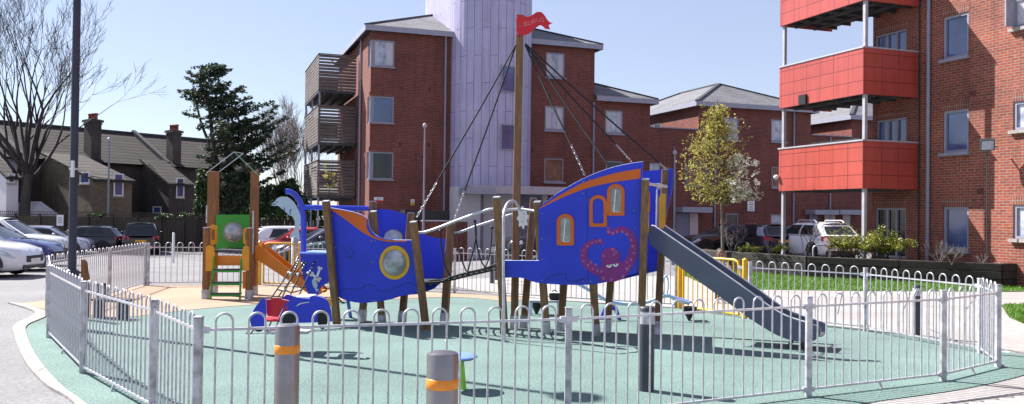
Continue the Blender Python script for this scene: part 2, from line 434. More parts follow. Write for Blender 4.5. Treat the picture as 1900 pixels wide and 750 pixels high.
# ------------------------------------------------------------------ light
SUN_AZ = V((-.855, .52, 0)).normalized(); SUN_EL = R(45)
world = bpy.data.worlds.new('World'); scene.world = world; world.use_nodes = True
wn = world.node_tree
sky = wn.nodes.new('ShaderNodeTexSky'); sky.sky_type = 'NISHITA'; sky.sun_disc = False
sky.sun_elevation = SUN_EL; sky.sun_rotation = math.atan2(SUN_AZ.x, SUN_AZ.y)
sky.air_density = 1.0; sky.dust_density = .35; sky.ozone_density = 3.2; sky.altitude = 20
tint = wn.nodes.new('ShaderNodeMix'); tint.data_type = 'RGBA'; tint.inputs[0].default_value = .42
tint.inputs[7].default_value = (4.75, 4.6, 6.0, 1)                       # thin spring haze over the blue
wn.links.new(sky.outputs[0], tint.inputs[6]); wn.links.new(tint.outputs[2], wn.nodes['Background'].inputs[0])
wn.nodes['Background'].inputs[1].default_value = .066
ld = bpy.data.lights.new('sun', 'SUN'); ld.energy = 5.0; ld.angle = R(.5); ld.color = (1, .965, .91)
lo = bpy.data.objects.new('sun', ld); col.objects.link(lo)
sd = SUN_AZ * math.cos(SUN_EL) + V((0, 0, math.sin(SUN_EL)))
lo.rotation_euler = sd.to_track_quat('Z', 'Y').to_euler(); lo.location = sd * 60
vs = scene.view_settings
scene.display_settings.display_device = 'sRGB'
vs.view_transform = 'Standard'; vs.look = 'None'; vs.gamma = 1; vs.exposure = 1.28
scene.cycles.use_denoising = True
scene.cycles.max_bounces = 6
# ------------------------------------------------------------------ the ground
def sheet(name, pts, z, mat):
    """a flat polygon on the level part of the ground"""
    mb = MB(); mb.poly([V((p[0], p[1], z)) for p in pts])
    return mb.build(name, mat, kind='structure')
def ground():
    mb = MB()
    xs = [-700, -250, -120] + [-70 + 2.5 * i for i in range(57)] + [120, 250, 700]
    ys = [-60, -20, 0, 10, 18] + [20 + 1.5 * i for i in range(24)] + [58, 64, 72, 90, 140, 300, 900]
    for y in ys:
        for x in xs: mb.v.append(V((x, y, gz(x, y))))
    n = len(xs)
    for j in range(len(ys) - 1):
        for i in range(n - 1):
            mb.f.append([j * n + i, j * n + i + 1, (j + 1) * n + i + 1, (j + 1) * n + i]); mb.sm.append(True); mb.mi.append(0)
    return mb.build('car_park_ground', 'asphalt', kind='structure', base=V((0, 0, 0)))
ground()

# playground outline (corner posts of the bow-top fence)
E0 = V((-2.25, 6.2, 0)); P1 = V((.48, 7.1, 0)); P2 = V((2.9, 8.35, 0)); P3 = V((4.66, 9.25, 0)); P4 = V((5.76, 10.15, 0))
P5 = V((6.1, 11.16, 0)); P6 = V((5.45, 13.2, 0)); G2 = V((4.05, 14.55, 0)); G1 = V((3.12, 16.2, 0))
M1 = V((1.0, 17.3, 0)); M2 = V((-1.23, 18.7, 0)); M3 = V((-3.1, 19.5, 0)); G4 = V((-4.85, 20.1, 0)); G3 = V((-6.02, 20.2, 0)); L1 = V((-8.36, 19.6, 0)); L2 = V((-7.95, 17.0, 0))
A0 = V((-7.44, 13.8, 0)); B0 = V((-6.2, 11.55, 0)); C0 = V((-4.52, 9.1, 0)); D0 = V((-3.04, 7.34, 0))

# teal rubber runs out past the near and left fence to the kerb
kin = [G(*p) for p in ((150, 566), (89, 584), (52, 605), (49, 622), (65, 661), (107, 713), (154, 750))]
kout = [G(*p) for p in ((120, 560), (65, 582), (26, 606), (28, 630), (47, 675), (84, 717), (135, 750))]
kin[0] = V((-8.9, 15.6, 0)); kout[0] = V((-9.2, 15.7, 0))
kin += [V((-2.6, 6.2, 0)), V((-1.2, 4.6, 0)), V((1, 3.4, 0))]; kout += [V((-2.75, 6.0, 0)), V((-1.4, 4.35, 0)), V((.9, 3.1, 0))]
kin = smooth(kin, 6); kout = smooth(kout, 6)
right_edge = smooth([V((1, 3.4, 0)), V((1.6, 6.9, 0)), V((3.2, 8.0, 0)), V((4.7, 8.85, 0)), V((6.0, 9.85, 0)), V((6.75, 10.75, 0)), V((6.35, 11.5, 0)), V((5.6, 13.35, 0)), V((4.2, 14.75, 0))], 5)
sheet('rubber_ground', kin + right_edge[1:] + [G1, M1, M2, M3, G4, G3, L1, V((-8.5, 17.5, 0))], .012, 'teal')
tan = [V((-8.9, 15.6, 0))] + [G(*p) for p in ((62, 590), (150, 590), (240, 590), (350, 577), (470, 567), (560, 562), (720, 557), (850, 553), (945, 562))] + [V((.35, 17.55, 0)), M2, M3, G4, G3, L1, V((-8.5, 17.5, 0))]
tan[1] = kin[9]
sheet('tan_rubber_ground', smooth([tan[0]] + tan[2:10], 4)[0:] + [M1 + V((-.65, .36, 0)), M2, M3, G4, G3, L1, V((-8.5, 17.5, 0))], .018, 'tan')
kb = MB()
for i in range(len(kin) - 1):
    a, b, c, d = kin[i], kin[i + 1], kout[i + 1], kout[i]
    g = .06 if i % 3 == 0 else 0
    a2 = a.lerp(b, g); d2 = d.lerp(c, g)
    z = V((0, 0, .03)); zz = V((0, 0, -.1))
    top = [a2 + z, b + z, c + z, d2 + z]
    kb.poly(top[::-1]); kb.poly([d2 + zz, c + zz, c + z, d2 + z][::-1]); kb.poly([b + zz, a2 + zz, a2 + z, b + z][::-1]); kb.poly([a2 + zz, d2 + zz, d2 + z, a2 + z][::-1]); kb.poly([c + zz, b + zz, b + z, c + z][::-1])
kb.build('kerb', 'kerb', kind='structure')
# pale paving to the right of and behind the playground
sheet('pavement', [V((1.3, 3.2, 0))] + [p + V((.02, 0, 0)) for p in right_edge[3:]] + [G1 + V((.1, .1, 0)), M1 + V((.1, .1, 0)), V((-.4, 18.7, 0)), V((-2.5, 22.5, 0)), V((4.5, 24.8, 0)), V((9.5, 20.6, 0)), V((16, 20.9, 0)), V((40, 18, 0)), V((40, 3, 0)), V((10, 1, 0))], .006, 'paving')
jm = MB()
def joint(p, q, w=.018, z=.0095):
    p, q = V(p), V(q); d = (q - p).normalized(); x = V((-d.y, d.x, 0)) * w / 2
    jm.poly([V((v.x, v.y, z)) for v in (p + x, p - x, q - x, q + x)])
for a, b in (((1765, 704), (1900, 722)), ((1860, 650), (1900, 655)), ((1720, 610), (1900, 690)), ((1764, 750), (1900, 733))):
    joint(G(*a), G(*b))
for k in range(7):
    joint(V((4.6 + k * 1.3, 15.2 + .3 * k, 0)), V((6.2 + k * 1.6, 20.2, 0)), .012); 
joint(V((4.4, 16.6, 0)), V((14, 17.6, 0)), .012); joint(V((5, 18.6, 0)), V((15, 19.2, 0)), .012)
jm.build('jointed_pavement', 'ridge', kind='structure')
bm_ = MB()
for a in (((1858, 660), (1880, 655), (1900, 665), (1870, 672)), ((1850, 655), (1866, 650), (1878, 653), (1860, 658))):
    bm_.poly([G(p[0], p[1], .0105) for p in a])
bm_.build('painted_pavement', 'sky_bar', kind='structure')
# lawns: a strip in front of the planter and a patch at the right
lawn = [G(*p) for p in ((1320, 536), (1403, 538), (1600, 541), (1860, 542), (1905, 541))]
LW = lawn + [V((13.6, 22.3, 0)), V((12.4, 22.4, 0)), V((8.8, 24.6, 0)), V((6.7, 27.6, 0)), V((5.2, 27.6, 0))]
sheet('lawn', LW, .014, 'turf')
patch = [G(*p) for p in ((1858, 567), (1900, 566), (1990, 566), (1990, 640), (1900, 602), (1872, 590))]
sheet('lawn', patch, .014, 'turf')
def inpoly(x, y, P):
    c = False; j = len(P) - 1
    for i in range(len(P)):
        if (P[i].y > y) != (P[j].y > y) and x < (P[j].x - P[i].x) * (y - P[i].y) / (P[j].y - P[i].y) + P[i].x: c = not c
        j = i
    return c
rg = random.Random(5); gb = MB()
for P, n, sz in ((LW, 15000, .05), (patch, 5000, .035)):
    x0, x1 = min(p.x for p in P), max(p.x for p in P); y0, y1 = min(p.y for p in P), max(p.y for p in P)
    k = 0
    while k < n:
        x, y = rg.uniform(x0, x1), rg.uniform(y0, y1)
        if not inpoly(x, y, P): continue
        k += 1; h = sz * rg.uniform(.6, 1.8); a = rg.uniform(0, 6.3); w = .012
        lean = V((rg.gauss(0, .5), rg.gauss(0, .5), 0)) * h
        b = V((x, y, .012)); o = V((math.cos(a), math.sin(a), 0)) * w
        gb.add([b - o, b + o, b + lean + V((0, 0, h))], [(0, 1, 2)])
tag(gb.build('grass', 'blade'), 'short bright green grass on the lawn in front of the timber planter', 'grass', kind='stuff')

# ------------------------------------------------------------------ bow-top railings
HOOPS = {}
def hoop_mesh(matname, w=.118):
    if matname in HOOPS: return HOOPS[matname]
    mb = MB(); r = .0085; h = .895
    pts = [V((-w / 2, 0, .075)), V((-w / 2, 0, h))]
    for k in range(1, 9):
        a = math.pi * (1 - k / 9); pts.append(V((w / 2 * math.cos(a), 0, h + .045 + (w / 2) * math.sin(a) - .0)))
    pts.insert(2, V((-w / 2, 0, h + .045)))
    pts += [V((w / 2, 0, h + .045)), V((w / 2, 0, h)), V((w / 2, 0, .075))]
    mb.tube(pts, r, 6)
    me_o = mb.build('hoop', matname, base=V((0, 0, 0)))
    HOOPS[matname] = me_o.data
    bpy.data.objects.remove(me_o)
    return HOOPS[matname]
def fence(name, label, posts, mat='galv', pmat='galv_post', feet=True, group=None, skip=False):
    """posts: corner points; each bay becomes rails plus hoops"""
    t = thing(name, label, 'fence', posts[0], 0, group)
    for i, p in enumerate(posts):
        if skip and i == 0: continue
        mb = MB(); mb.box(p + V((0, 0, .485)), (.056, .056, .97)); mb.box(p + V((0, 0, .978)), (.062, .062, .014))
        bev(mb.build('post', pmat, t), .004, 1)
    for i in range(len(posts) - 1):
        a, b = posts[i], posts[i + 1]; d = (b - a); L = d.length; d.normalize(); ang = math.atan2(d.y, d.x)
        g = .035; rail = None
        for nm, z, w in (('top_rail', .885, .024), ('bottom_rail', .082, .024)):
            mb = MB(); mb.bar(a + d * g + V((0, 0, z)), b - d * g + V((0, 0, z)), w, w * .8)
            for q in (a + d * .05, b - d * .05): mb.box(q + V((0, 0, z)), (.05, .032, .05), d, V((-d.y, d.x, 0)))
            if feet and nm == 'bottom_rail':
                c = (a + b) / 2
                mb.bar(c + V((0, 0, .08)), c + V((0, 0, .0)) + V((d.y, -d.x, 0)) * .03, .02, .02)
            o_ = mb.build(nm, mat, t); rail = rail or o_
        n = max(2, round((L - .16) / .232)); step = (L - .12) / n
        me = hoop_mesh(mat)
        inv = FRAME[t.name].inverted()
        for k in range(n):
            c = a + d * (.06 + step * (k + .5))
            h = bpy.data.objects.new('hoop', me); col.objects.link(h); h.parent = rail
            h.matrix_local = inv @ Matrix.Translation(c) @ Matrix.Rotation(ang, 4, 'Z')
    return t
def split(a, b, n): return [a.lerp(b, i / n) for i in range(n)]
def mids(seq):
    return seq
fence('bow_top_fence', 'galvanised bow top fence from the dark lamp column round past the two steel bollards', [L1, L2, A0, B0, C0, D0, E0, P1], 'galv')
fence('bow_top_fence', 'galvanised bow top fence curving past the grey slide to the yellow gate and lawn', [P1, P2, P3, P4, P5, P6, G2], 'galv', skip=True)
fence('bow_top_fence', 'bow top fence along the back of the playground seen under the blue ship', [G1, M1, M2, M3, G4], 'galv')
fence('bow_top_fence', 'short bow top fence bay standing behind the posts of the slide tower', [G3, L1 + V((.07, 0, 0))], 'galv')

def gate(label, a, b, h=1.0):
    t = thing('yellow_gate', label, 'gate', a, 0, 'yellow playground gates')
    d = (b - a); L = d.length; d.normalize()
    for p in (a, b):
        mb = MB(); mb.box(p + V((0, 0, .5)), (.075, .075, 1.0)); mb.lathe(p + V((0, 0, 1.0)), [(.05, 0), (.05, .015), (.0, .05)], 10)
        bev(mb.build('gate_post', 'yellow', t), .006, 1)
    mb = MB(); p, q = a + d * .1, b - d * .14
    path = [p + V((0, 0, .06)), p + V((0, 0, h - .12)), p + d * .03 + V((0, 0, h - .03)), p + d * .12 + V((0, 0, h)), q - d * .12 + V((0, 0, h)), q - d * .03 + V((0, 0, h - .03)), q + V((0, 0, h - .12)), q + V((0, 0, .06)), p + V((0, 0, .06))]
    mb.tube(path, .022, 8)
    mb.build('gate_frame', 'yellow', t)
    mb = MB(); n = round((q - p).length / .13)
    for k in range(1, n):
        c = p.lerp(q, k / n); mb.tube([c + V((0, 0, .06)), c + V((0, 0, h))], .010, 6)
    mb.build('gate_bars', 'yellow', t)
    mb = MB(); mb.box(b - d * .08 + V((0, 0, h - .12)), (.14, .05, .05), d, V((-d.y, d.x, 0))); mb.tube([b - d * .1 + V((0, 0, h - .1)), b - d * .1 + V((0, 0, .45))], .022, 8)
    mb.build('latch', 'galv_post', t)
    return t
ga = (G2 - G1).normalized()
gate('yellow tube gate standing behind the grey ship slide', G1 + ga * .1, G2 - ga * .12)
gb_ = (G4 - G3).normalized()
gate('yellow tube gate behind the small orange slide', G3 + gb_ * .1, G4 - gb_ * .1)

# ------------------------------------------------------------------ bollards
def steel_bollard(label, p, r, h, zb):
    t = thing('steel_bollard', label, 'bollard', p, 0, 'stainless steel bollards by the near fence')
    mb = MB(); mb.lathe(p, [(r, 0), (r, h - .012), (r - .004, h - .003)], 28); o = mb.build('tube', 'steel', t)
    mb = MB(); mb.lathe(p + V((0, 0, h - .003)), [(r - .004, 0), (r - .02, .006), (0, .008)], 28); mb.build('cap', 'steel', t)
    mb = MB(); mb.lathe(p, [(r + .0005, zb), (r + .003, zb + .002), (r + .003, zb + .053), (r + .0005, zb + .055)], 28); mb.build('reflective_band', 'orange_band', t)
    return t
# each stands a little in front of the near fence
b1 = at(533, 640, 5.6); b1.z = 0; b2 = at(821, 700, 4.6); b2.z = 0
def zat(px, py, Y): return at(px, py, Y).z
steel_bollard('stainless bollard with orange band, standing in front of the blue toy car', b1, 22.5 / F * 5.6, zat(533, 603, 5.6), zat(533, 655, 5.6))
steel_bollard('stainless bollard with orange band, standing in front of the blue spinner stool', b2, 29.5 / F * 4.6, zat(821, 654, 4.6), zat(821, 720, 4.6))
def dark_bollard(label, p, h, r):
    t = thing('dark_bollard', label, 'bollard', p, 0, 'dark grey bollards')
    mb = MB(); mb.lathe(p, [(r, 0), (r, h * .80)], 20); mb.build('shaft', 'dark_steel', t)
    mb = MB(); mb.lathe(p, [(r + .003, h * .80), (r + .003, h * .945)], 20); mb.build('band', 'white_band', t)
    mb = MB(); mb.lathe(p, [(r, h * .945), (r, h - .01), (r - .01, h), (0, h + .004)], 20); mb.build('cap', 'dark_steel', t)
p = G(1199, 727); dark_bollard('dark grey bollard with scuffed white band inside the playground under the ship stern', p, zat(1199, 569, p.y), 14.5 / F * p.y)
p = G(1702, 627); dark_bollard('dark grey bollard outside the fence, on the paving before the lawn', p, zat(1702, 529, p.y), 8.0 / F * p.y)
p = at(914, 500, 21.5); p.z = 0; dark_bollard('nearer of the two dark bollards beyond the back fence', p, .98, .06)
p = at(922, 500, 22.6); p.z = 0; dark_bollard('farther of the two dark bollards beyond the back fence', p, .98, .06)
def plain_bollard(label, p, h, r, m):
    mb = MB(); mb.lathe(p, [(r, 0), (r, h - .02), (r * .7, h), (0, h + .005)], 14)
    tag(mb.build('bollard', m), label, 'bollard')
p = at(547, 480, 23); p.z = gz(p.x, p.y); plain_bollard('pale grey bollard between the dolphin and the yellow gate', p, zat(547, 438, 23) - p.z, .10, 'galv_post')
p = at(322, 450, 32); p.z = gz(p.x, p.y); plain_bollard('slim white marker post in the car park before the dark people carrier', p, zat(322, 432, 32) - p.z, .045, 'white')

# ------------------------------------------------------------------ near lamp column
lp = V((-6.37, 12.45, 0))
t = thing('lamp_column', 'tall dark navy lamp column rising inside the corner of the railings', 'lamp post', lp)
mb = MB(); mb.lathe(lp, [(.098, 0), (.098, .82)], 18); mb.lathe(lp + V((0, 0, .8)), [(.09, 0), (.12, .01), (.12, .03), (.055, .07)], 18); mb.build('base', 'lamp_paint', t)
mb = MB(); mb.tube([lp + V((0, 0, .84)), lp + V((0, 0, 8.0))], .056, 16, .05); mb.build('shaft', 'lamp_paint', t)
mb = MB(); mb.lathe(lp + V((0, 0, 8.0)), [(.05, 0), (.09, .1), (.22, .16), (.24, .24), (.1, .34), (0, .36)], 20); mb.build('lantern', 'lamp_paint', t)
mb = MB(); q = at(138, 314, 12.45); mb.box(V((q.x + .01, 12.38, q.z)), (.035, .05, .24)); mb.build('notice_plate', 'white', t)
mb = MB(); mb.lathe(lp, [(.062, at(150, 314, 12.45).z - .015), (.062, at(150, 314, 12.45).z + .015)], 16); mb.build('bracket', 'galv', t)
mb = MB(); q = at(153, 500, 13.4)
mb.prism([at(150, 482, 13.4), at(154, 486, 13.4), at(159, 517, 13.4), at(161, 590, 13.4), at(151, 590, 13.4)], V((.02, .09, 0)))
tag(mb.build('timber_post', 'post_o'), 'pointed orange brown timber stake behind the dark lamp column', 'post')
# small bench by the left fence
bt = thing('bench', 'small dark slatted bench seen through the railings near the lamp column', 'bench', G(205, 592))
bo = G(205, 592); bu = V((.93, -.35, 0)).normalized(); bv = V((.35, .93, 0)).normalized()
mb = MB()
for k in range(4): mb.box(bo + bv * (.07 * k - .1) + V((0, 0, .30)), (.62, .055, .03), bu, bv)
mb.build('seat', 'dark_steel', bt)
for s_ in (-1, 1):
    mb = MB(); mb.box(bo + bu * .24 * s_ + V((0, 0, .145)), (.05, .2, .29), bu, bv); mb.build('leg', 'dark_steel', bt)
mb = MB()
for k in range(2): mb.box(bo - bu * .28 + bv * (.0 + .14 * k) + V((0, 0, .42)), (.03, .03, .26), bu, bv)
mb.build('arm', 'dark_steel', bt)
# ------------------------------------------------------------------ the play ship
SU = V((.9735, -.2288, 0)); SV = V((.2288, .9735, 0)); SO = V((-2.64, 13.2, 0))
TIL = .20                                   # hull sides flare outwards
def SP(u, v, z): return SO + SU * u + SV * v + V((0, 0, z))
NN = (-SV - V((0, 0, TIL))).normalized()    # near hull side, outward
def near(px, py, lift=0.0): return hit(px, py, SP(0, 0, 0), NN) + NN * lift
FARV = .52
FN = (SV - V((0, 0, TIL))).normalized()
def far(px, py, lift=0.0): return hit(px, py, SP(0, FARV, 0), FN) + FN * lift
ship = thing('play_ship', 'large blue wooden pirate ship climbing frame with mast, rope bridge and grey slide', 'play ship', SP(1.8, .2, 0))
def c5(x, y): return (550 + x / 2.5, 340 + y / 2.5)
def c6(x, y): return (880 + x / 2.0825, 280 + y / 2.0825)
def c4(x, y): return (660 + x / 5.356, 340 + y / 5.356)
def c8(x, y): return (960 + x / 4.167, 480 + y / 4.167)
def c9(x, y): return (440 + x / 4.167, 460 + y / 4.167)
def c3(x, y): return (360 + x / 2.5, 280 + y / 2.5)
def panel(name, pts, fn, mat, th=.022, lift=0, parent=ship, edge=True, sub=3):
    n = NN if fn is near else FN
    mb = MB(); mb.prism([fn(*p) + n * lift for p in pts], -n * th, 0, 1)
    return mb.build(name, [mat, 'blue_edge_glint'], parent)
def flat(name, pts, fn, mat, lift, th, parent):
    n = NN if fn is near else FN
    if fn is far and lift < 0: n = FN
    mb = MB(); mb.prism([fn(*p) + n * lift for p in pts], -n * th)
    return mb.build(name, mat, parent)
def sm2(pts, k=4, closed=False):
    return [(p.x, p.y) for p in smooth([V((a, b, 0)) for a, b in pts], k, closed)]

# forecastle, near side
top1 = sm2([c5(*p) for p in ((147, 113), (200, 121), (260, 133), (300, 146), (330, 165))], 3) + sm2([c5(*p) for p in ((332, 170), (342, 212), (375, 246), (430, 262), (552, 264))], 4)
bot1 = sm2([c5(*p) for p in ((572, 515), (500, 521), (430, 541), (350, 553), (290, 555), (225, 542), (172, 515))], 3)
fc = panel('hull_panel', top1 + bot1, near, 'blue')
or1 = sm2([c5(*p) for p in ((150, 116), (200, 123), (260, 135), (300, 148), (328, 167))], 3) + sm2([c5(*p) for p in ((326, 205), (345, 236), (385, 256), (440, 265), (512, 265))], 3) + sm2([c5(*p) for p in ((512, 271), (430, 272), (370, 259), (320, 236), (270, 200), (210, 155), (165, 126))], 3)
flat('orange_trim', or1, near, 'orange', .006, .005, fc)
def circ(cx, cy, rx, ry, n=28): return [(cx + rx * math.cos(2 * math.pi * k / n), cy + ry * math.sin(2 * math.pi * k / n)) for k in range(n)]
def porthole(parent, c, r_out, r_in, fn, fr='yellow'):
    n = NN if fn is near else FN
    mb = MB(); mb.ring([fn(*p) + n * .012 for p in circ(*c, *r_out)], [fn(*p) + n * .012 for p in circ(*c, *r_in)], -n * .011)
    f = mb.build('porthole', fr, parent)
    mb = MB(); o = fn(*c); ax = (fn(c[0] + r_in[0], c[1]) - o); ay = (fn(c[0], c[1] - r_in[1]) - o)
    prof = [(1.0, .001), (.96, .035), (.85, .075), (.65, .11), (.4, .13), (.15, .14), (0, .141)]
    mb.lathe(o, prof, 24, ax, ay, n); mb.build('bubble_window', 'bubble', f)
    return f
porthole(fc, c5(456, 368), (70 / 2.5, 79 / 2.5), (55 / 2.5, 62 / 2.5), near)
def engrave(parent, pts, fn, w=.012, name='engraved_line', mat='blue_line', lift=.0006):
    n = NN if fn is near else FN
    P_ = [fn(*p) + n * lift for p in pts]; mb = MB()
    for a, b in zip(P_[:-1], P_[1:]):
        x = (b - a).cross(n).normalized() * w / 2; mb.poly([a + x, b + x, b - x, a - x] if (b - a).cross(x).dot(n) < 0 else [a - x, b - x, b + x, a + x])
    mb.build(name, mat, parent)
engrave(fc, sm2([c5(*p) for p in ((190, 505), (230, 490), (290, 492), (330, 470), (370, 482), (380, 500), (430, 498), (480, 475), (540, 460))], 4), near)
engrave(fc, [c5(*p) for p in ((210, 285), (235, 318), (255, 345))], near); engrave(fc, sm2([c5(*p) for p in ((228, 335), (255, 347), (268, 315))], 3), near); engrave(fc, [c5(*p) for p in ((240, 290), (270, 325))], near)
# forecastle, far side
topf = sm2([c5(*p) for p in ((372, 122), (430, 124), (480, 136), (520, 155), (560, 212), (600, 240), (650, 255), (702, 260))], 3)
ff = panel('hull_panel', topf + [c5(692, 445), c5(640, 490), c5(600, 505), c5(520, 505), c5(385, 470)], far, 'blue')
porthole_far = MB(); o = far(*c5(453, 262)); ax = far(*c5(500, 262)) - o; ay = far(*c5(453, 215)) - o
porthole_far.lathe(o - FN * .03, [(1, .0), (.94, -.03), (.75, -.06), (.4, -.085), (0, -.09)], 22, ax, ay, FN)
porthole_far.build('bubble_window', 'bubble', ff)
# stern, near side
st = panel('hull_panel', sm2([c6(*p) for p in ((248, 222), (290, 187), (340, 152), (430, 103), (520, 68), (600, 49), (652, 42))], 4) + sm2([c6(*p) for p in ((652, 42), (649, 120), (646, 200), (638, 300), (639, 400), (640, 467))], 3)[1:] + sm2([c6(*p) for p in ((640, 467), (600, 480), (520, 505), (440, 518), (330, 517), (250, 511))], 3)[1:], near, 'blue')
flat('orange_trim', sm2([c6(*p) for p in ((250, 223), (300, 190), (370, 149), (430, 120), (540, 87), (643, 68))], 3) + sm2([c6(*p) for p in ((643, 106), (540, 121), (440, 143), (340, 181), (252, 224))], 3), near, 'orange', .006, .005, st)
lo_ = panel('rail_panel', [c6(100, 424), c6(250, 424), c6(252, 511)] + sm2([c6(252, 511), c6(225, 505), c6(180, 490), c6(104, 490)], 3)[1:], near, 'blue', lift=.004)
engrave(st, [c6(433, 103), c6(441, 517)], near, .008)
engrave(st, sm2([c6(*p) for p in ((272, 500), (310, 480), (355, 475), (352, 495), (390, 505), (440, 488))], 4), near)
def arch_pts(x0, y0, x1, y1, shrink=0):
    x0 += shrink; x1 -= shrink; y0 += shrink; y1 -= shrink
    r = (x1 - x0) / 2; cx = (x0 + x1) / 2; ry = r * .95; pts = []
    for k in range(11): a = math.pi * k / 10; pts.append((cx - r * math.cos(a), y0 + ry - ry * math.sin(a)))
    for k in range(4): pts.append((x1 - 0 * k, y1)) if k == 0 else None
    q = 5
    pts = pts[:]; 
    pts = pts[:11] + [(x1, y1 - q), (x1 - q, y1), (x0 + q, y1), (x0, y1 - q)]
    return pts
for (x0, y0, x1, y1), m in (((319, 243, 386, 365), 'perspex'), ((445, 170, 513, 293), None), ((513, 127, 581, 250), 'perspex')):
    A_ = [c6(*p) for p in arch_pts(x0, y0, x1, y1)]; B_ = [c6(*p) for p in arch_pts(x0, y0, x1, y1, 13)]
    mb = MB(); mb.ring([near(*p) + NN * .014 for p in A_], [near(*p) + NN * .014 for p in B_], -NN * .013)
    w = mb.build('arched_window', 'orange', st)
    if m: 
        flat('pane', B_, near, m, .003, .003, w)
        xm = (x0 + x1) / 2
        flat('pane_edge', [c6(xm - 2, y0 + 22), c6(xm + 1, y0 + 22), c6(xm - 6, y1 - 16), c6(x1 - 14, y1 - 15), c6(x1 - 14, y1 - 12), c6(xm - 10, y1 - 12)], near, 'white', .0045, .001, w)
# bolts
bm2 = MB()
for x, y in ((262, 243), (262, 340), (262, 420), (420, 165), (445, 190), (262, 500), (420, 505), (450, 505), (625, 100), (618, 230), (622, 300), (622, 380), (625, 455), (420, 120), (447, 110)):
    bm2.lathe(near(*c6(x, y)), [(.012, .0), (.012, .003), (.006, .006), (0, .0065)], 8, V((1, 0, 0)), NN.cross(V((1, 0, 0))), NN)
for x, y in ((165, 150), (180, 300), (190, 500), (350, 268), (365, 268), (350, 365), (362, 365), (352, 545), (365, 545), (540, 285), (560, 500)):
    bm2.lathe(near(*c5(x, y)), [(.012, .0), (.012, .003), (.006, .006), (0, .0065)], 8, V((1, 0, 0)), NN.cross(V((1, 0, 0))), NN)
bm2.build('bolts', 'steel', ship)
# octopus picture panel on the stern
def thick(path, w0, w1):
    P_ = smooth([V((a, b, 0)) for a, b in path], 6); L_, R_ = [], []
    for i, p in enumerate(P_):
        d = (P_[min(i + 1, len(P_) - 1)] - P_[max(0, i - 1)]).normalized(); x = V((-d.y, d.x, 0)); w = w0 + (w1 - w0) * i / (len(P_) - 1)
        L_.append(p + x * w); R_.append(p - x * w)
    return L_, R_
oc = MB(); NT = NN
def oq(p, lift): return near(*c6(p[0], p[1])) + NN * lift
arms = [([(545, 455), (500, 470), (450, 450), (424, 415), (428, 375), (460, 352), (490, 352), (488, 362)], 20, 6), ([(552, 455), (590, 440), (612, 400), (616, 360), (600, 320), (565, 303), (530, 318), (517, 308), (524, 294)], 21, 5),
        ([(520, 450), (505, 475), (490, 502)], 22, 8), ([(560, 450), (590, 455), (607, 446)], 20, 6), ([(545, 450), (560, 475), (572, 487)], 22, 8)]
lift = .0045
for path, w0, w1 in arms:
    L_, R_ = thick(path, w0, w1); lift += .0004
    for i in range(len(L_) - 1):
        oc.add([oq(L_[i], lift), oq(L_[i + 1], lift), oq(R_[i + 1], lift), oq(R_[i], lift)], [(0, 1, 2, 3)])
    for S_ in (L_, R_):
        for i in range(len(L_) - 1):
            oc.add([oq(S_[i], lift), oq(S_[i + 1], lift), oq(S_[i + 1], 0), oq(S_[i], 0)], [(0, 1, 2, 3)])
oc.prism([oq(p, .0075) for p in circ(527, 408, 37, 35)], -NN * .007)
oc.prism([oq(p, .0082) for p in sm2([(498, 420), (495, 455), (505, 500), (545, 505), (590, 480), (596, 455), (570, 440), (556, 420)], 3, True)], -NN * .0077)
octo = oc.build('octopus_panel', 'purple', st)
rq = random.Random(3)
spots = [(422, 425), (440, 440), (458, 455), (476, 462), (492, 465), (418, 402), (424, 384), (438, 368), (455, 356), (472, 350), (487, 347), (606, 345), (613, 368), (616, 395), (606, 420), (590, 430), (572, 312), (590, 322), (552, 312), (536, 318), (520, 312), (517, 296), (535, 380), (548, 392), (540, 400), (600, 445), (575, 485), (530, 497), (500, 492), (470, 440), (452, 430), (590, 455), (500, 405)]
for x, y in spots:
    r = rq.uniform(3.2, 5.5); su = MB(); su.ring([oq(p, .0105) for p in circ(x, y, r, r, 10)], [oq(p, .0105) for p in circ(x, y, r * .55, r * .55, 10)], -NN * .003); su.build('sucker', 'pink_ring', octo)
for x in (521, 546):
    ey = MB(); pu = MB()
    ey.prism([oq((x + 11 * math.cos(a), 440 + 11 * math.sin(a) - (x - 521) * .15), .0105) for a in [math.pi * k / 10 - .15 for k in range(11)]], -NN * .002)
    pu.prism([oq((x + 1 + 3 * math.cos(a), 443 + 3 * math.sin(a) - (x - 521) * .15), .0125) for a in [2 * math.pi * k / 8 for k in range(8)]], -NN * .002)
    ey.build('eye', 'white', octo); pu.build('pupil', 'sign_ink', octo)
# stern, far side
sf = panel('hull_panel', [c6(560, 140), c6(655, 80), c6(768, 70)] + sm2([c6(768, 70), c6(766, 140), c6(752, 205), c6(742, 260), c6(738, 330), c6(708, 465)], 3)[1:] + [c6(640, 480), c6(560, 500), c6(300, 500), c6(300, 420), c6(480, 420), c6(560, 300)], far, 'blue')
flat('arched_window', [c6(x, y) for x, y in ((668, 160), (674, 152), (679, 165), (680, 235), (674, 242), (668, 235))], far, 'orange', -.024, -.004, sf)
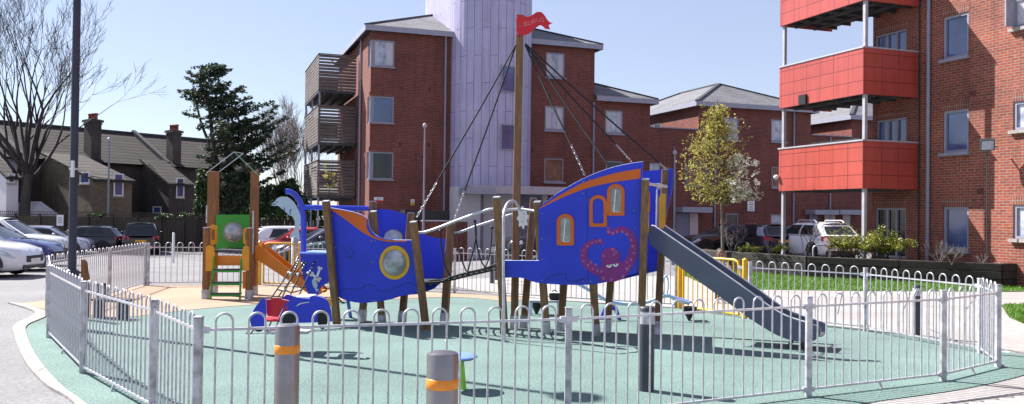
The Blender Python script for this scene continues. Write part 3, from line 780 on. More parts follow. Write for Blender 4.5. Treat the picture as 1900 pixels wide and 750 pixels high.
# decks
mb = MB()
for (a, b, z) in ((.05, 1.33, 1.06), ):
    pass
def deck(u0, u1, z, v0, v1):
    mb = MB(); mb.box(SP((u0 + u1) / 2, (v0 + v1) / 2, z), (u1 - u0, v1 - v0, .03), SU, SV); return bev(mb.build('deck', 'slide_in', ship), .004, 1)
def uof(p): return (p - SO).dot(SU)
ub0 = uof(near(*c5(160, 300))); ub1 = uof(near(*c5(570, 470))); us0 = uof(near(*c6(100, 424))); us1 = uof(near(*c6(640, 330)))
zf = near(*c5(570, 462)).z; zs = near(*c6(180, 424)).z
deck(ub0, ub1 + .06, zf, -zf * TIL + .03, FARV + zf * TIL - .03)
deck(us0, us1 + .02, zs - .06, -zs * TIL + .05, FARV + zs * TIL - .05)
# posts (leaning with the hull sides)
def spost(top, base, fn, w=.1, foot=True, round_top=True, lift=-.07):
    n = NN if fn is near else FN
    p = fn(*base); p = p + n * (lift if fn is near else lift)
    # follow the line down to the ground
    q = fn(*top) + n * lift
    d = q - p; b = p - d * (p.z / d.z)
    mb = MB(); 
    xs = SU
    mb.bar(b, q, w, w, SV); o = bev(mb.build('post', 'post', ship), .012, 2)
    mb = MB(); mb.bar(q, q + (q - b).normalized() * .012, w * .95, w * .95, SV); mb.build('post_cap', 'coping', o)
    if foot:
        mb = MB(); mb.bar(b - d.normalized() * .0, b + d.normalized() * .2, w * 1.08, w * 1.08, SV); mb.build('post_foot', 'galv_post', o)
    return o
spost(c5(144, 82), c5(195, 655), near, .1, False, lift=.05)
spost(c5(548, 178), c5(608, 685), near, .1, False, lift=.05)
spost(c6(90, 178), c6(120, 700), near, .1, False, lift=.05)
spost(c6(240, 202), c6(275, 700), near, .1)
spost(c6(442, 300), c6(470, 715), near, .1)
spost(c6(662, 110), c6(648, 600), near, .1, lift=.03)
spost(c5(362, 92), c5(310, 640), far, .1, lift=-.06)
spost(c5(343, 140), c5(385, 670), near, .09, lift=-.12)
spost(c5(538, 145), c5(495, 655), far, .1, lift=-.06)
spost(c5(722, 190), c5(690, 670), far, .11, lift=-.06)
spost(c6(228, 185), c6(188, 690), far, .1, lift=.03)
spost(c6(358, 400), c6(335, 700), far, .1, lift=-.06)
spost(c6(535, 400), c6(515, 705), far, .1, lift=-.06)
spost(c6(738, 78), c6(708, 700), far, .1, lift=-.03)
# mast and flag
mo = V((.055, 12.95, 0)); mtop = at(965, 28, 12.95)
mb = MB(); mb.bar(mo, V((mtop.x, mtop.y, mtop.z)), .115, .115, (0, 1, 0)); mast = bev(mb.build('mast', 'post', ship), .015, 2)
mb = MB(); mb.bar(mo, mo + V((0, 0, .22)), .13, .13, (0, 1, 0)); mb.build('post_foot', 'galv_post', mast)
def cf(x, y): return (900 + x / 6.25, y / 6.25)
YF = 12.87
fl = sm2([cf(*p) for p in ((362, 178), (430, 182), (490, 195), (540, 180), (590, 145), (640, 138), (680, 165), (720, 225), (750, 258), (783, 265))], 3) + [cf(*p) for p in ((735, 292), (757, 340))] + sm2([cf(*p) for p in ((700, 335), (665, 300), (630, 295), (580, 330), (530, 375), (470, 405), (400, 412), (362, 412))], 3)
mb = MB(); mb.prism([at(x, y, YF) for x, y in fl], V((0, .02, 0))); flag = bev(mb.build('flag', 'red', mast), .003, 1)
def strokes(parent, lines, Y, w, mat, name='lettering', th=.003):
    mb = MB()
    for ln in lines:
        for (a, b) in zip(ln[:-1], ln[1:]):
            p, q = at(*a, Y), at(*b, Y); d = (q - p).normalized(); x = V((-d.z, 0, d.x)) * w / 2; p = p - d * w * .4; q = q + d * w * .4
            mb.prism([p + x, q + x, q - x, p - x], V((0, -th, 0)))
    mb.build(name, mat, parent)
def glyph(ch, x, y, w, h, tilt):
    S_ = {'S': [[(1, 0), (0, 0), (0, .5), (1, .5), (1, 1), (0, 1)]], 'U': [[(0, 0), (0, 1), (1, 1), (1, 0)]], 'B': [[(0, 0), (0, 1), (1, 1), (1, .5), (0, .5)], [(0, 0), (.85, 0), (.85, .5)]], 'L': [[(0, 0), (0, 1), (1, 1)]], 'O': [[(0, 0), (1, 0), (1, 1), (0, 1), (0, 0)]]}[ch]
    return [[cf(x + a * w, y + b * h + a * w * tilt) for a, b in ln] for ln in S_]
LET = []
for ch, x, y, tl in (('S', 448, 262, -.1), ('U', 500, 252, -.25), ('B', 547, 234, -.35), ('L', 600, 212, -.3), ('O', 645, 208, .15)): LET += glyph(ch, x, y, 36, 38, tl)
strokes(flag, LET, YF, .008, 'red_line')
bo2 = MB()
for x, y in ((376, 203), (405, 297), (376, 393)): bo2.lathe(at(*cf(x, y), YF), [(.014, .0), (.014, .004), (0, .007)], 8, (1, 0, 0), (0, 0, 1), (0, -1, 0))
bo2.build('bolts', 'steel', flag)
# shrouds: rope with a length of chain at the lower end
def shroud(a, b, chain=.25, r=.013):
    a, b = V(a), V(b); k = a.lerp(b, 1 - chain)
    mid = a.lerp(k, .5) - V((0, 0, .02))
    mb = MB(); mb.tube(smooth([a, mid, k], 6), r, 6); o = mb.build('shroud_rope', 'rope', ship)
    if chain > 0.02:
        mb = MB(); L = (b - k).length; n = max(3, int(L / .045)); d = (b - k).normalized(); x = d.orthogonal().normalized(); y = d.cross(x)
        for i in range(n):
            c = k.lerp(b, (i + .5) / n); e = x if i % 2 else y
            mb.tube([c - d * .026 + e * .0, c - d * .012 + e * .014, c + d * .012 + e * .014, c + d * .026, c + d * .012 - e * .014, c - d * .012 - e * .014, c - d * .026], .0048, 5)
        mb.build('chain', 'chain', o)
mt = at(957, 84, 12.9); mt2 = at(975, 84, 12.9)
nb = near(*c5(545, 178)) ; nb2 = far(*c5(722, 190))
shroud(mt, near(772, 404) - NN * .02, .2); shroud(mt + V((0, .04, 0)), far(842, 410), .18)
shroud(mt2, at(1085, 325, near(1085, 322).y + .05), .22); shroud(mt2 + V((0, .02, .02)), at(1130, 309, near(1130, 309).y + .1), .02)
shroud(mt2 + V((0, .04, 0)), at(1172, 300, far(1172, 330).y), .15); shroud(mt2 + V((0, .05, .03)), at(1236, 314, far(1236, 318).y - .05), .05)
# bridge handrails (galvanised tube) and the rope bridge
def yl(px, py, off=0): return near(px, py).y
def railtube(name, pts, r=.022, mat='galv', parent=ship):
    mb = MB(); mb.tube(smooth(pts, 4), r, 10); return mb.build(name, mat, parent)
hr = [c4(*p) for p in ((620, 497), (690, 490), (820, 447), (960, 392), (1140, 326), (1300, 271), (1345, 263), (1400, 262))]
railtube('handrail', [near(*p) - NN * .03 for p in hr])
hf = [c4(*p) for p in ((985, 496), (1060, 484), (1200, 432), (1390, 370), (1480, 338), (1560, 316), (1640, 330))]
railtube('handrail', [far(*p) - FN * .03 for p in hf], .02)
def rope(name, pts, r=.011, n=6, k=6, parent=ship):
    mb = MB(); mb.tube(smooth(pts, k), r, n); return mb.build(name, 'rope', parent)
br = []
nz = [near(*c4(840, 480)), near(*c4(860, 640)), near(*c4(890, 860))]
def cb(x, y): return (740 + x / 2.5, 360 + y / 2.5)
mid_ = lambda p, w: near(*p).lerp(far(*p), w)
bp = [(120, 412), (180, 412), (235, 385), (300, 368), (380, 345), (470, 322)]
rope('bridge_rope', [near(*cb(x, y)) for x, y in ((118, 412), (200, 405), (235, 388), (315, 365), (400, 345), (468, 318))], .013)
rope('bridge_rope', [near(*cb(x, y)) for x, y in ((118, 418), (230, 402), (320, 380), (400, 362), (470, 345))], .014)
rope('bridge_rope', [mid_(cb(x, y), .45) for x, y in ((118, 402), (200, 398), (300, 372), (400, 348), (470, 328))], .013)
rope('bridge_rope', [mid_(cb(x, y), .7) for x, y in ((130, 404), (215, 404), (300, 380), (400, 355), (462, 338))], .013)
rope('bridge_rope', [far(*cb(x, y)) for x, y in ((215, 400), (300, 378), (380, 352), (462, 328))], .013)
for k in range(13):
    t_ = k / 12; x = 140 + 310 * t_; y = 412 - 78 * t_ + 3
    a, b = near(*cb(x, y)), far(*cb(x + 22, y - 12))
    rope('bridge_rung', [a, a.lerp(b, .5) - V((0, 0, .05)), b], .013, 6, 3)
rope('hanging_rope', [near(*cb(x, y)) for x, y in ((192, 168), (197, 240), (210, 320), (238, 385))], .012)
rope('hanging_rope', [far(*cb(x, y)) for x, y in ((270, 150), (276, 230), (290, 300), (318, 370))], .012)
rope('hanging_rope', [near(*cb(x, y)) for x, y in ((353, 125), (358, 200), (335, 300), (318, 365))], .012)
rope('hanging_rope', [near(*cb(x, y)) for x, y in ((353, 125), (360, 220), (378, 300), (402, 345))], .012)
rope('hanging_rope', [far(*cb(x, y)) for x, y in ((432, 150), (428, 230), (420, 290), (400, 345))], .012)
for x, y in ((192, 172), (353, 128), (270, 152), (432, 156), (238, 388), (318, 368), (402, 345)): kn = MB(); kn.ball(near(*cb(x, y)), .026, 8, 6); kn.build('rope_clamp', 'trim', ship)
# arched steel climbing pole beside the stern
cpn = [c6(*p) for p in ((117, 742), (114, 600), (113, 400), (114, 260), (120, 222), (135, 198), (155, 196), (168, 212), (180, 232))]
yb = G(*c6(117, 742)).y
pts = [at(*p, yb + (.0 if i < 4 else .12 * (i - 3))) for i, p in enumerate(cpn)]; pts[0].z = 0
railtube('climbing_pole', pts, .021)
rw = near(*c6(110, 232)); railtube('cross_rail', [near(*c6(100, 234)) - NN * .02, near(*c6(160, 233)) - NN * .15, near(*c6(236, 236)) - NN * .05], .02)
# pale ship's wheel
wc = at(*c6(187, 258), near(*c6(187, 258)).y + .25); mb = MB(); wx, wz = V((.6, -.25, 0)), V((0, 0, 1)); wn_ = V((.38, .92, 0)).normalized()
wx = V((.92, -.38, 0)) * .55
outl = []
for k in range(32):
    a = 2 * math.pi * k / 32; r = .165 if k % 4 in (0, 1) else .125; outl.append(wc + wx * r * math.cos(a) + wz * r * math.sin(a))
inn = [wc + wx * .07 * math.cos(2 * math.pi * k / 32) + wz * .07 * math.sin(2 * math.pi * k / 32) for k in range(32)]
mb.ring(outl, inn, wn_ * .02); mb.ring([wc + (p - wc) * .8 for p in inn], [wc + (p - wc) * .3 for p in inn], wn_ * .02)
for k in range(4):
    a = math.pi * k / 2 + .4; mb.bar(wc + wn_ * .01, wc + (wx * math.cos(a) + wz * math.sin(a)) * .09 + wn_ * .01, .015, .015)
mb.build('ship_wheel', 'white', ship)
# bow: deck wedge panel with bones, blue beam, dolphin figurehead, cargo net
wp = [c9(*p) for p in ((485, 46), (706, 40))] + sm2([c9(*p) for p in ((730, 268), (700, 272), (655, 300), (632, 345), (622, 374))], 3) + [c9(*p) for p in ((590, 376), (548, 364), (512, 240), (492, 125))]
YB = 12.95
def bowp(p, off=0): return at(p[0], p[1], 13.32 + off - .00 * p[0])
mb = MB(); mb.prism([bowp(p) for p in wp], V((0, .022, 0)), 0, 1); bow = mb.build('bow_panel', ['blue', 'blue_edge_glint'], ship)
mb = MB(); mb.prism([at(p[0], p[1], 14.15) for p in wp], V((0, .022, 0))); bev(mb.build('bow_panel', 'blue', ship), .004, 1)
q0, q1 = bowp(c9(480, 45)), bowp(c9(740, 42)); mb = MB(); mb.box(((q0 + q1) / 2) + V((0, .42, .0)), ((q1 - q0).length, .86, .025)); bev(mb.build('deck', 'blue_edge', ship), .004, 1)
def bone(a, b):
    p, q = bowp(c9(*a), -.003), bowp(c9(*b), -.003); mb = MB(); mb.bar(p, q, .034, .008, (0, 1, 0)); d = (q - p).normalized(); x = d.cross(V((0, 1, 0)))
    for e, s in ((p, -1), (q, 1)):
        for k in (-1, 1): mb.lathe(e + x * .018 * k + d * .008 * s, [(.022, 0), (.022, .008), (0, .008)], 10, (1, 0, 0), (0, 0, 1), (0, -1, 0))
    mb.build('bone_ornament', 'white', bow)
bone((580, 205), (632, 244)); bone((640, 160), (612, 238))
mb = MB(); fs_ = sm2([c9(*p) for p in ((578, 255), (590, 245), (612, 262), (622, 290), (615, 315), (632, 322), (612, 342), (604, 318), (588, 300))], 3, True)
mb.prism([bowp(p, -.008) for p in fs_], V((0, .007, 0))); mb.build('fish_ornament', 'pale_blue', bow)
YD = 13.55
mb = MB(); bpts = [at(*c3(*p), YD) for p in ((426, 188), (445, 190), (466, 203), (484, 224), (497, 252), (505, 290), (508, 340), (508, 470))]
mb.tube(smooth(bpts, 5), .045, 12); mb.build('figurehead_beam', 'blue_paint', ship)
mb = MB(); mb.tube([at(*c3(485, 264), YD), at(*c3(500, 262), YD), at(*c3(610, 263), YD), at(684, 387, 13.75)], .04, 12); mb.build('cross_beam', 'blue_paint', ship)
mb = MB(); mb.tube([at(553, 386, YD - .0), at(610, 386, 14.3), at(690, 387, 14.4)], .035, 12); 
def dz(x, y): return (495 + x / 5.773, 345 + y / 5.773)
dol = sm2([dz(*p) for p in ((44, 196), (66, 184), (88, 165), (112, 134), (150, 117), (195, 117), (240, 130), (290, 178), (328, 240), (352, 300), (359, 370), (352, 430), (338, 470), (347, 505), (351, 570), (336, 582), (316, 548), (290, 540), (268, 556), (244, 560), (256, 518), (290, 480), (301, 430), (298, 380), (284, 340), (264, 322), (246, 318), (226, 306), (205, 280), (188, 276), (178, 254), (158, 244), (128, 218), (105, 210), (76, 214), (54, 209))], 2, True)
mb = MB(); mb.prism([at(x, y, YD - .06) for x, y in dol], V((0, .02, 0)), 0, 1); dp = mb.build('dolphin_figurehead', ['pale_blue', 'white'], ship)  # white rim paints the sun highlight along the cut edge
for ln in ([dz(112, 168), dz(120, 174)], [dz(50, 200), dz(80, 196), dz(98, 190)], sm2([dz(182, 232), dz(192, 262), dz(184, 278)], 2), sm2([dz(262, 252), dz(250, 268), dz(250, 305)], 2)): strokes(dp, [ln], YD - .06, .012, 'blue_line', 'engraved_line')
# cargo net from the bow deck down to the ground
NE = [((472, 70), (455, 110), (258, 395)), ((540, 55), (500, 130), (315, 380)), ((480, 90), (440, 180), (362, 352)), ((560, 62), (500, 170), (402, 385)), ((617, 55), (560, 195), (465, 395))]
def netp(x, y):
    t_ = max(0, (y - 50) / 330); return at(*c9(x, y), 13.45 - .75 * t_)
tops = []
for ln in NE:
    P_ = [netp(*p) for p in ln]; d = (P_[2] - P_[1]); end = P_[2] + d * (P_[2].z / -d.z if d.z < 0 else 0)
    rope('net_rope', [P_[0], P_[1], P_[2], end], .012, 6, 5)
    ch = MB(); n = 5
    for i in range(n): ch.ball(P_[0].lerp(P_[1], (i + .5) / n), .017, 6, 5)
    ch.build('net_chain', 'chain', ship)
for ln in (((395, 188), (420, 202), (470, 205), (510, 212), (550, 198), (565, 190)), ((310, 322), (345, 332), (365, 325), (420, 345), (485, 328), (495, 322)), ((425, 298), (460, 302), (530, 304))):
    rope('net_rope', [netp(*p) for p in ln], .011, 6, 3)
for x, y in ((400, 192), (412, 200), (470, 205), (550, 196), (360, 328), (485, 326), (430, 298)):
    kb2 = MB(); kb2.ball(netp(x, y), .024, 8, 6); kb2.build('net_clamp', 'white', ship)
mb = MB(); mb.tube(smooth([at(*c9(x, y), 13.6) for x, y in ((668, 290), (690, 315), (730, 325), (800, 410), (830, 430))], 4), .013, 6); mb.build('net_rope', 'rope', ship)
mb = MB(); mb.tube([G(642, 596) + V((0, .4, 0)), at(643, 540, 13.6)], .03, 10); mb.build('blue_leg', 'blue_paint', ship)
# slide
SLU = V((.88, -.475, 0)).normalized(); SLV = V((.475, .88, 0)).normalized()
s0 = SP(uof(near(1203, 470)) + .02, .30, 0); L = 2.42
def sl(u, z, w): return s0 + SLU * u + SLV * w + V((0, 0, z))
def prof(px, py, w):                        # project on the vertical plane of a slide side
    return hit(px, py, s0 + SLV * w, SLV)
def c7(x, y): return (1170 + x / 2.1425, 400 + y / 2.1425)
side = [c7(70, 48), c7(82, 42), (1213, 420), (1222, 426), (1322, 494), (1395, 545)] + sm2([(1395, 545), (1424, 567), (1452, 584), (1478, 594), (1502, 601), (1518, 606), (1523, 616), (1517, 628), (1503, 636)], 3)[1:] + sm2([c7(*p) for p in ((715, 508), (640, 497), (580, 475), (520, 440), (470, 408))], 3)[1:] + [c7(100, 135), c7(78, 115), c7(72, 90)]
side = [side[0], side[1], side[2]] + side[3:]
slide_root = None
wn0, wn1 = -.21, .21
pn = [prof(*p, wn0) for p in side]
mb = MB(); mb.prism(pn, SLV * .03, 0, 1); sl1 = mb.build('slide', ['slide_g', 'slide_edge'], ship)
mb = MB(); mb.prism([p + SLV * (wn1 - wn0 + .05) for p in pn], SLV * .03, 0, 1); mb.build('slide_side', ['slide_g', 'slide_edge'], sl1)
for off_ in (0, wn1 - wn0 + .05):
    rt = [p + SLV * (off_ + .015) + V((0, 0, .004)) for p in (pn if pn[1].z > pn[-1].z else pn[::-1])[1:18]]
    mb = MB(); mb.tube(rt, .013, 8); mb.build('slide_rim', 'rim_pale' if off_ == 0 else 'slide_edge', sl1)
# bed between the sides, a hand's height under the top edge
mb = MB(); lowb = []
bedpx = [c7(*p) for p in ((84, 92), (110, 108), (300, 232), (430, 320), (520, 385))] + sm2([c7(*p) for p in ((520, 385), (580, 428), (640, 458), (700, 474), (758, 480))], 3)[1:]
bp_ = [prof(*p, wn0) for p in bedpx]
for a, b in zip(bp_[:-1], bp_[1:]):
    w = SLV * (wn1 - wn0 + .05); e = SLV * .03; dn = V((0, 0, -.012))
    mb.add([a + e, b + e, b + w, a + w, a + e + dn, b + e + dn, b + w + dn, a + w + dn], [(0, 1, 2, 3), (7, 6, 5, 4)], True)
mb.build('slide_bed', 'slide_in', sl1)
mb = MB(); q = prof(*c7(690, 500), 0); 
mb.bar(V((q.x, q.y, 0)), V((q.x - .05, q.y, .22)), .05, .05); mb.bar(V((q.x - .18, q.y + .1, 0)), V((q.x - .05, q.y + .1, .25)), .04, .04); mb.build('slide_leg', 'dark_steel', sl1)
# yellow guards and cross bar at the slide entrance
yg = [c6(*p) for p in ((655, 162), (664, 158), (674, 172), (675, 300), (668, 332), (655, 338))]
yg2 = [c6(*p) for p in ((713, 180), (722, 164), (740, 166), (737, 280), (733, 300), (712, 300))]
mb = MB(); mb.prism([prof(*p, wn0 - .06) for p in yg], SV * .02); bev(mb.build('slide_guard', 'yellow', ship), .004, 1)
mb = MB(); mb.prism([prof(*p, wn1 + .04) for p in yg2], SV * .02); bev(mb.build('slide_guard', 'yellow', ship), .004, 1)
mb = MB(); mb.tube([prof(*c6(655, 126), wn0 - .1), prof(*c6(742, 138), wn1 + .16)], .022, 10); 
for p_, w in (((662, 132), wn0), ((712, 137), wn1)): mb.box(prof(*c6(*p_), w), (.05, .05, .09), SU, SV)
mb.tube([prof(*c6(706, 150), wn1), prof(*c6(704, 290), wn1)], .012, 8)
mb.build('slide_bar', 'galv', ship)

# ------------------------------------------------------------------ slide tower at the back left
TY0, TY1 = 16.8, 17.75
tb = G(423, 556)
tower = thing('slide_tower', 'small slide tower with tall brown posts, green panel, green steps and orange slide', 'slide tower', tb)
TU = V((1, -.06, 0)).normalized(); TV = V((.06, 1, 0)).normalized()
def tpost(x0, x1, ytop, Y, mat='post_o', cap=True):
    xc = (x0 + x1) / 2; p = at(*c3(xc, 600), Y); p.z = 0; q = at(*c3(xc, ytop), Y); w = (x1 - x0) / 2.5 / F * Y
    q = V((p.x, p.y, q.z))
    mb = MB(); mb.bar(p, q, w, w, TV); o = bev(mb.build('post', mat, tower), .012, 2)
    mb = MB(); mb.bar(p, p + V((0, 0, .2)), w * 1.06, w * 1.06, TV); mb.build('post_foot', 'galv_post', o)
    if cap: mb = MB(); mb.bar(q, q + V((0, 0, .015)), w, w, TV); mb.build('post_cap', 'coping', o)
    return p, q, w
pa = tpost(62, 103, 96, TY1, cap=False); pb_ = tpost(259, 291, 97, TY1, cap=False)
pc = tpost(42, 69, 358, TY0); pd = tpost(243, 270, 360, TY0)
# open gable of thin edge bars
mb = MB()
L_, A_, R_ = at(*c3(58, 102), TY1 - .1), at(*c3(186, 5), TY1 - .1), at(*c3(296, 112), TY1 - .1)
dd = V((.06, .42, 0))
mb.bar(L_, A_, .012, .02, (0, 1, 0)); mb.bar(L_ + dd, A_ + dd, .012, .02, (0, 1, 0)); mb.bar(L_, L_ + dd, .012, .012); mb.bar(A_, A_ + dd, .012, .012); mb.build('roof_edge', 'pale_blue', tower)
mb = MB(); mb.bar(A_, R_, .012, .02, (0, 1, 0)); mb.build('roof_edge', 'pale_green', tower)
def tp(x, y, Y=TY1 - .08): return at(*c3(x, y), Y)
mb = MB(); mb.prism([tp(*p) for p in ((101, 296), (258, 296), (258, 455), (101, 455))], V((0, .02, 0))); gp = bev(mb.build('back_panel', 'green', tower), .004, 1)
o = tp(182, 377); ax = tp(228, 377) - o; ay = tp(182, 331) - o
mb = MB(); mb.ring([o + ax * math.cos(2 * math.pi * k / 24) + ay * math.sin(2 * math.pi * k / 24) for k in range(24)], [o + (ax * math.cos(2 * math.pi * k / 24) + ay * math.sin(2 * math.pi * k / 24)) * .88 for k in range(24)], V((0, -.012, 0))); rg_ = mb.build('bubble_rim', 'steel', gp)
mb = MB(); mb.lathe(o + V((0, -.002, 0)), [(.9, 0), (.85, .05), (.65, .10), (.35, .13), (0, .14)], 22, ax, ay, (0, -1, 0)); mb.build('bubble_window', 'bubble', gp)
def dhandle(x0, x1, y0, y1, flip):
    Y = TY0 + .25; s = -1 if flip else 1
    O_ = sm2([(x0, y0), (x1 - 6, y0 - 3), (x1, y0 + 8), (x1, y1 - 10), (x1 - 6, y1), (x0, y1 + 2)], 2, True) if not flip else sm2([(x1, y0), (x0 + 6, y0 - 3), (x0, y0 + 8), (x0, y1 - 10), (x0 + 6, y1), (x1, y1 + 2)], 2, True)
    cx, cy = (x0 + x1) / 2, (y0 + y1) / 2; I_ = [(cx + (x - cx) * .42, cy + (y - cy) * .55) for x, y in O_]
    mb = MB(); mb.ring([tp(*p, Y) for p in O_], [tp(*p, Y) for p in I_], V((0, .02, 0))); mb.build('grab_handle', 'amber', tower)
dhandle(69, 107, 350, 430, False); dhandle(228, 258, 362, 432, True)
for P_ in (((54, 446), (72, 437), (90, 445), (96, 475), (96, 556), (54, 558)), ((222, 470), (228, 446), (242, 438), (256, 446), (256, 556), (222, 556))):
    mb = MB(); mb.prism([tp(*p, TY0 + .0 - .07) for p in P_], V((0, .02, 0))); bev(mb.build('side_panel', 'amber', tower), .004, 1)
mb = MB(); mb.prism([tp(*p, TY0 + .05) for p in ((95, 486), (222, 486), (222, 532), (95, 532))], V((0, .02, 0))); mb.build('riser_panel', 'slide_o', tower)
zpl = tp(150, 466, TY0).z
mb = MB(); q0, q1 = tp(92, 466, TY0 + .02), tp(226, 466, TY0 + .02); mb.box(V(((q0.x + q1.x) / 2 + .03, TY0 + .48, zpl)), (q1.x - q0.x + .1, .92, .05)); bev(mb.build('platform', 'dark_steel', tower), .004, 1)
mb = MB(); mb.prism([tp(*p, TY1 - .1) for p in ((225, 560), (243, 560), (243, 640), (225, 640))], V((0, .03, 0))); mb.build('lower_panel', 'slide_o', tower)
YS0, YS1 = G(*c3(76, 694)).y, TY0 - .05
for xt, xb in ((95, 76), (219, 213)):
    a, b = at(*c3(xt, 498 if xt > 150 else 490), YS1), at(*c3(xb, 690), YS0); b.z = 0.0
    mb = MB(); mb.bar(b, a, .026, .06, (0, 1, 0)); bev(mb.build('stringer', 'green', tower), .004, 1)
for y in (552, 612, 664):
    t_ = (y - 490) / 200; Y = YS1 + (YS0 - YS1) * t_; p, q = at(*c3(93 - 17 * t_, y), Y), at(*c3(216 - 4 * t_, y), Y)
    mb = MB(); mb.box((p + q) / 2 + V((0, .05, 0)), ((q - p).length, .16, .035), (q - p).normalized(), TV); st_ = bev(mb.build('step', 'dark_steel', tower), .004, 1)
    mb = MB(); mb.box((p + q) / 2 + V((0, -.035, -.03)), ((q - p).length * .98, .012, .035), (q - p).normalized(), TV); mb.build('step_front', 'green', st_)
# orange slide
Z0 = TY0 + .25
spx = [(283, 440), (300, 437), (520, 612), (560, 632), (590, 640), (594, 660), (580, 668), (520, 655), (480, 628), (284, 500)]
sn = [at(*c3(*p), 17.1 - .10 * (p[0] - 283) / 300) for p in sm2(spx[:2], 1) + spx[2:]]
mb = MB(); mb.prism(sn, V((0, .035, 0))); so = bev(mb.build('slide', 'slide_o', tower), .006, 2)
mb = MB(); mb.prism([p + V((0, .46, 0)) for p in sn], V((0, .035, 0))); bev(mb.build('slide_side', 'slide_o', so), .006, 2)
mb = MB(); bd = [at(*c3(*p), 17.1 - .1 * (p[0] - 283) / 300) for p in ((286, 478), (480, 612), (540, 645), (590, 652))]
for a, b in zip(bd[:-1], bd[1:]): mb.add([a + V((0, .03, 0)), b + V((0, .03, 0)), b + V((0, .46, 0)), a + V((0, .46, 0))], [(0, 1, 2, 3)], True)
mb.build('slide_bed', 'amber', so)
mb = MB(); p = at(*c3(272, 500), TY0 - .02); mb.tube([V((p.x, p.y, .9)), V((p.x, p.y, 1.75))], .014, 8); p = at(*c3(58, 320), TY0); mb.tube([V((p.x, p.y, 1.5)), V((p.x, p.y, 1.85))], .012, 8); mb.build('steel_rail', 'galv', tower)

# ------------------------------------------------------------------ blue spring car
YC = 10.6
cc = at(541, 600, YC); cc.z = 0
car0 = thing('spring_car', 'blue toy car spring rider with red seat and black wheel shapes', 'spring rider', cc)
def yc(p, off=0.0): return at(*c9(*p), YC + off)
pA = sm2([(322, 575), (325, 540), (345, 490), (378, 430), (415, 400), (440, 375), (470, 384), (560, 392)], 3) + sm2([(565, 376), (600, 370), (660, 385), (700, 410), (722, 470), (732, 540), (738, 568), (690, 570)], 3) + [(600, 578), (450, 582)]
mb = MB(); mb.prism([yc(p, -.13) for p in pA], V((0, .022, 0)), 0, 1); a_ = mb.build('side_panel', ['blue', 'blue_edge_glint'], car0)
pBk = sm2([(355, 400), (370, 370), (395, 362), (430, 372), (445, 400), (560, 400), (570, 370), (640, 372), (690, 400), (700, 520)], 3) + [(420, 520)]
mb = MB(); mb.prism([yc(p, .30) for p in pBk], V((0, .022, 0)), 0, 1); mb.build('side_panel', ['blue', 'blue_edge_glint'], car0)
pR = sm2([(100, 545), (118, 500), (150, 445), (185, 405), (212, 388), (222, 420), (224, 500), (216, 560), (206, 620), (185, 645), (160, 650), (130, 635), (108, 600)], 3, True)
mb = MB(); mb.prism([yc(p, -.10) for p in pR], V((0, .022, 0)), 0, 1); mb.build('rear_wing', ['blue', 'blue_edge_glint'], car0)
mb = MB(); mb.prism([yc(p, -.108) for p in ((128, 622), (145, 640), (165, 650), (190, 645), (206, 620), (190, 628), (160, 632))], V((0, .03, 0))); mb.build('wheel_shape', 'black', car0)
mb = MB(); mb.prism([yc(p, .02) for p in ((212, 400), (262, 398), (266, 386), (340, 386), (346, 398), (398, 408), (345, 480), (318, 535), (235, 528), (222, 480))], V((0, .022, 0)), 0, 1); mb.build('seat_back', ['red', 'red_edge_glint'], car0)
mb = MB(); q = yc((270, 560)); mb.box(q + V((0, .1, 0)), (.42, .3, .025)); bev(mb.build('seat', 'red', car0), .004, 1)
for cx, cy, rx, ry in ((390, 545, 62, 50), (660, 552, 40, 78)):
    mb = MB(); mb.prism([yc((cx + rx * math.cos(2 * math.pi * k / 22), cy + ry * math.sin(2 * math.pi * k / 22)), -.137) for k in range(22)], V((0, .006, 0))); mb.build('wheel_shape', 'black', car0)
mb = MB(); mb.prism([yc(p, -.139) for p in sm2([(455, 455), (470, 436), (500, 424), (556, 418), (556, 424), (505, 432), (475, 445)], 2, True)], V((0, .006, 0))); mb.build('wing_line', 'pale_blue', car0)
mb = MB(); mb.prism([yc(p, -.139) for p in ((352, 500), (370, 465), (392, 448), (398, 456), (380, 482), (362, 503))], V((0, .006, 0))); mb.build('red_flash', 'red', car0)
mb = MB(); mb.prism([yc(p, -.12) for p in sm2([(690, 392), (708, 405), (724, 445), (716, 455), (698, 432)], 2, True)], V((0, .10, 0))); mb.build('headlamp', 'yellow', car0)
mb = MB(); q0, q1 = yc((440, 386), -.1), yc((560, 386), -.1); mb.box((q0 + q1) / 2 + V((0, .19, 0)), ((q1 - q0).length, .38, .02)); mb.build('bonnet_top', 'pale_blue', car0)
mb = MB(); hc = V((cc.x - .02, cc.y, 0)); n = 60; mb.tube([hc + V((.085 * math.cos(k * .63), .085 * math.sin(k * .63), .03 + .22 * k / n)) for k in range(n)], .014, 8); mb.lathe(hc, [(.13, 0), (.13, .02), (0, .025)], 16); mb.build('spring', 'dark_steel', car0)
mb = MB(); mb.box(hc + V((.0, 0, .27)), (.5, .3, .03)); mb.build('base_plate', 'galv_post', car0)

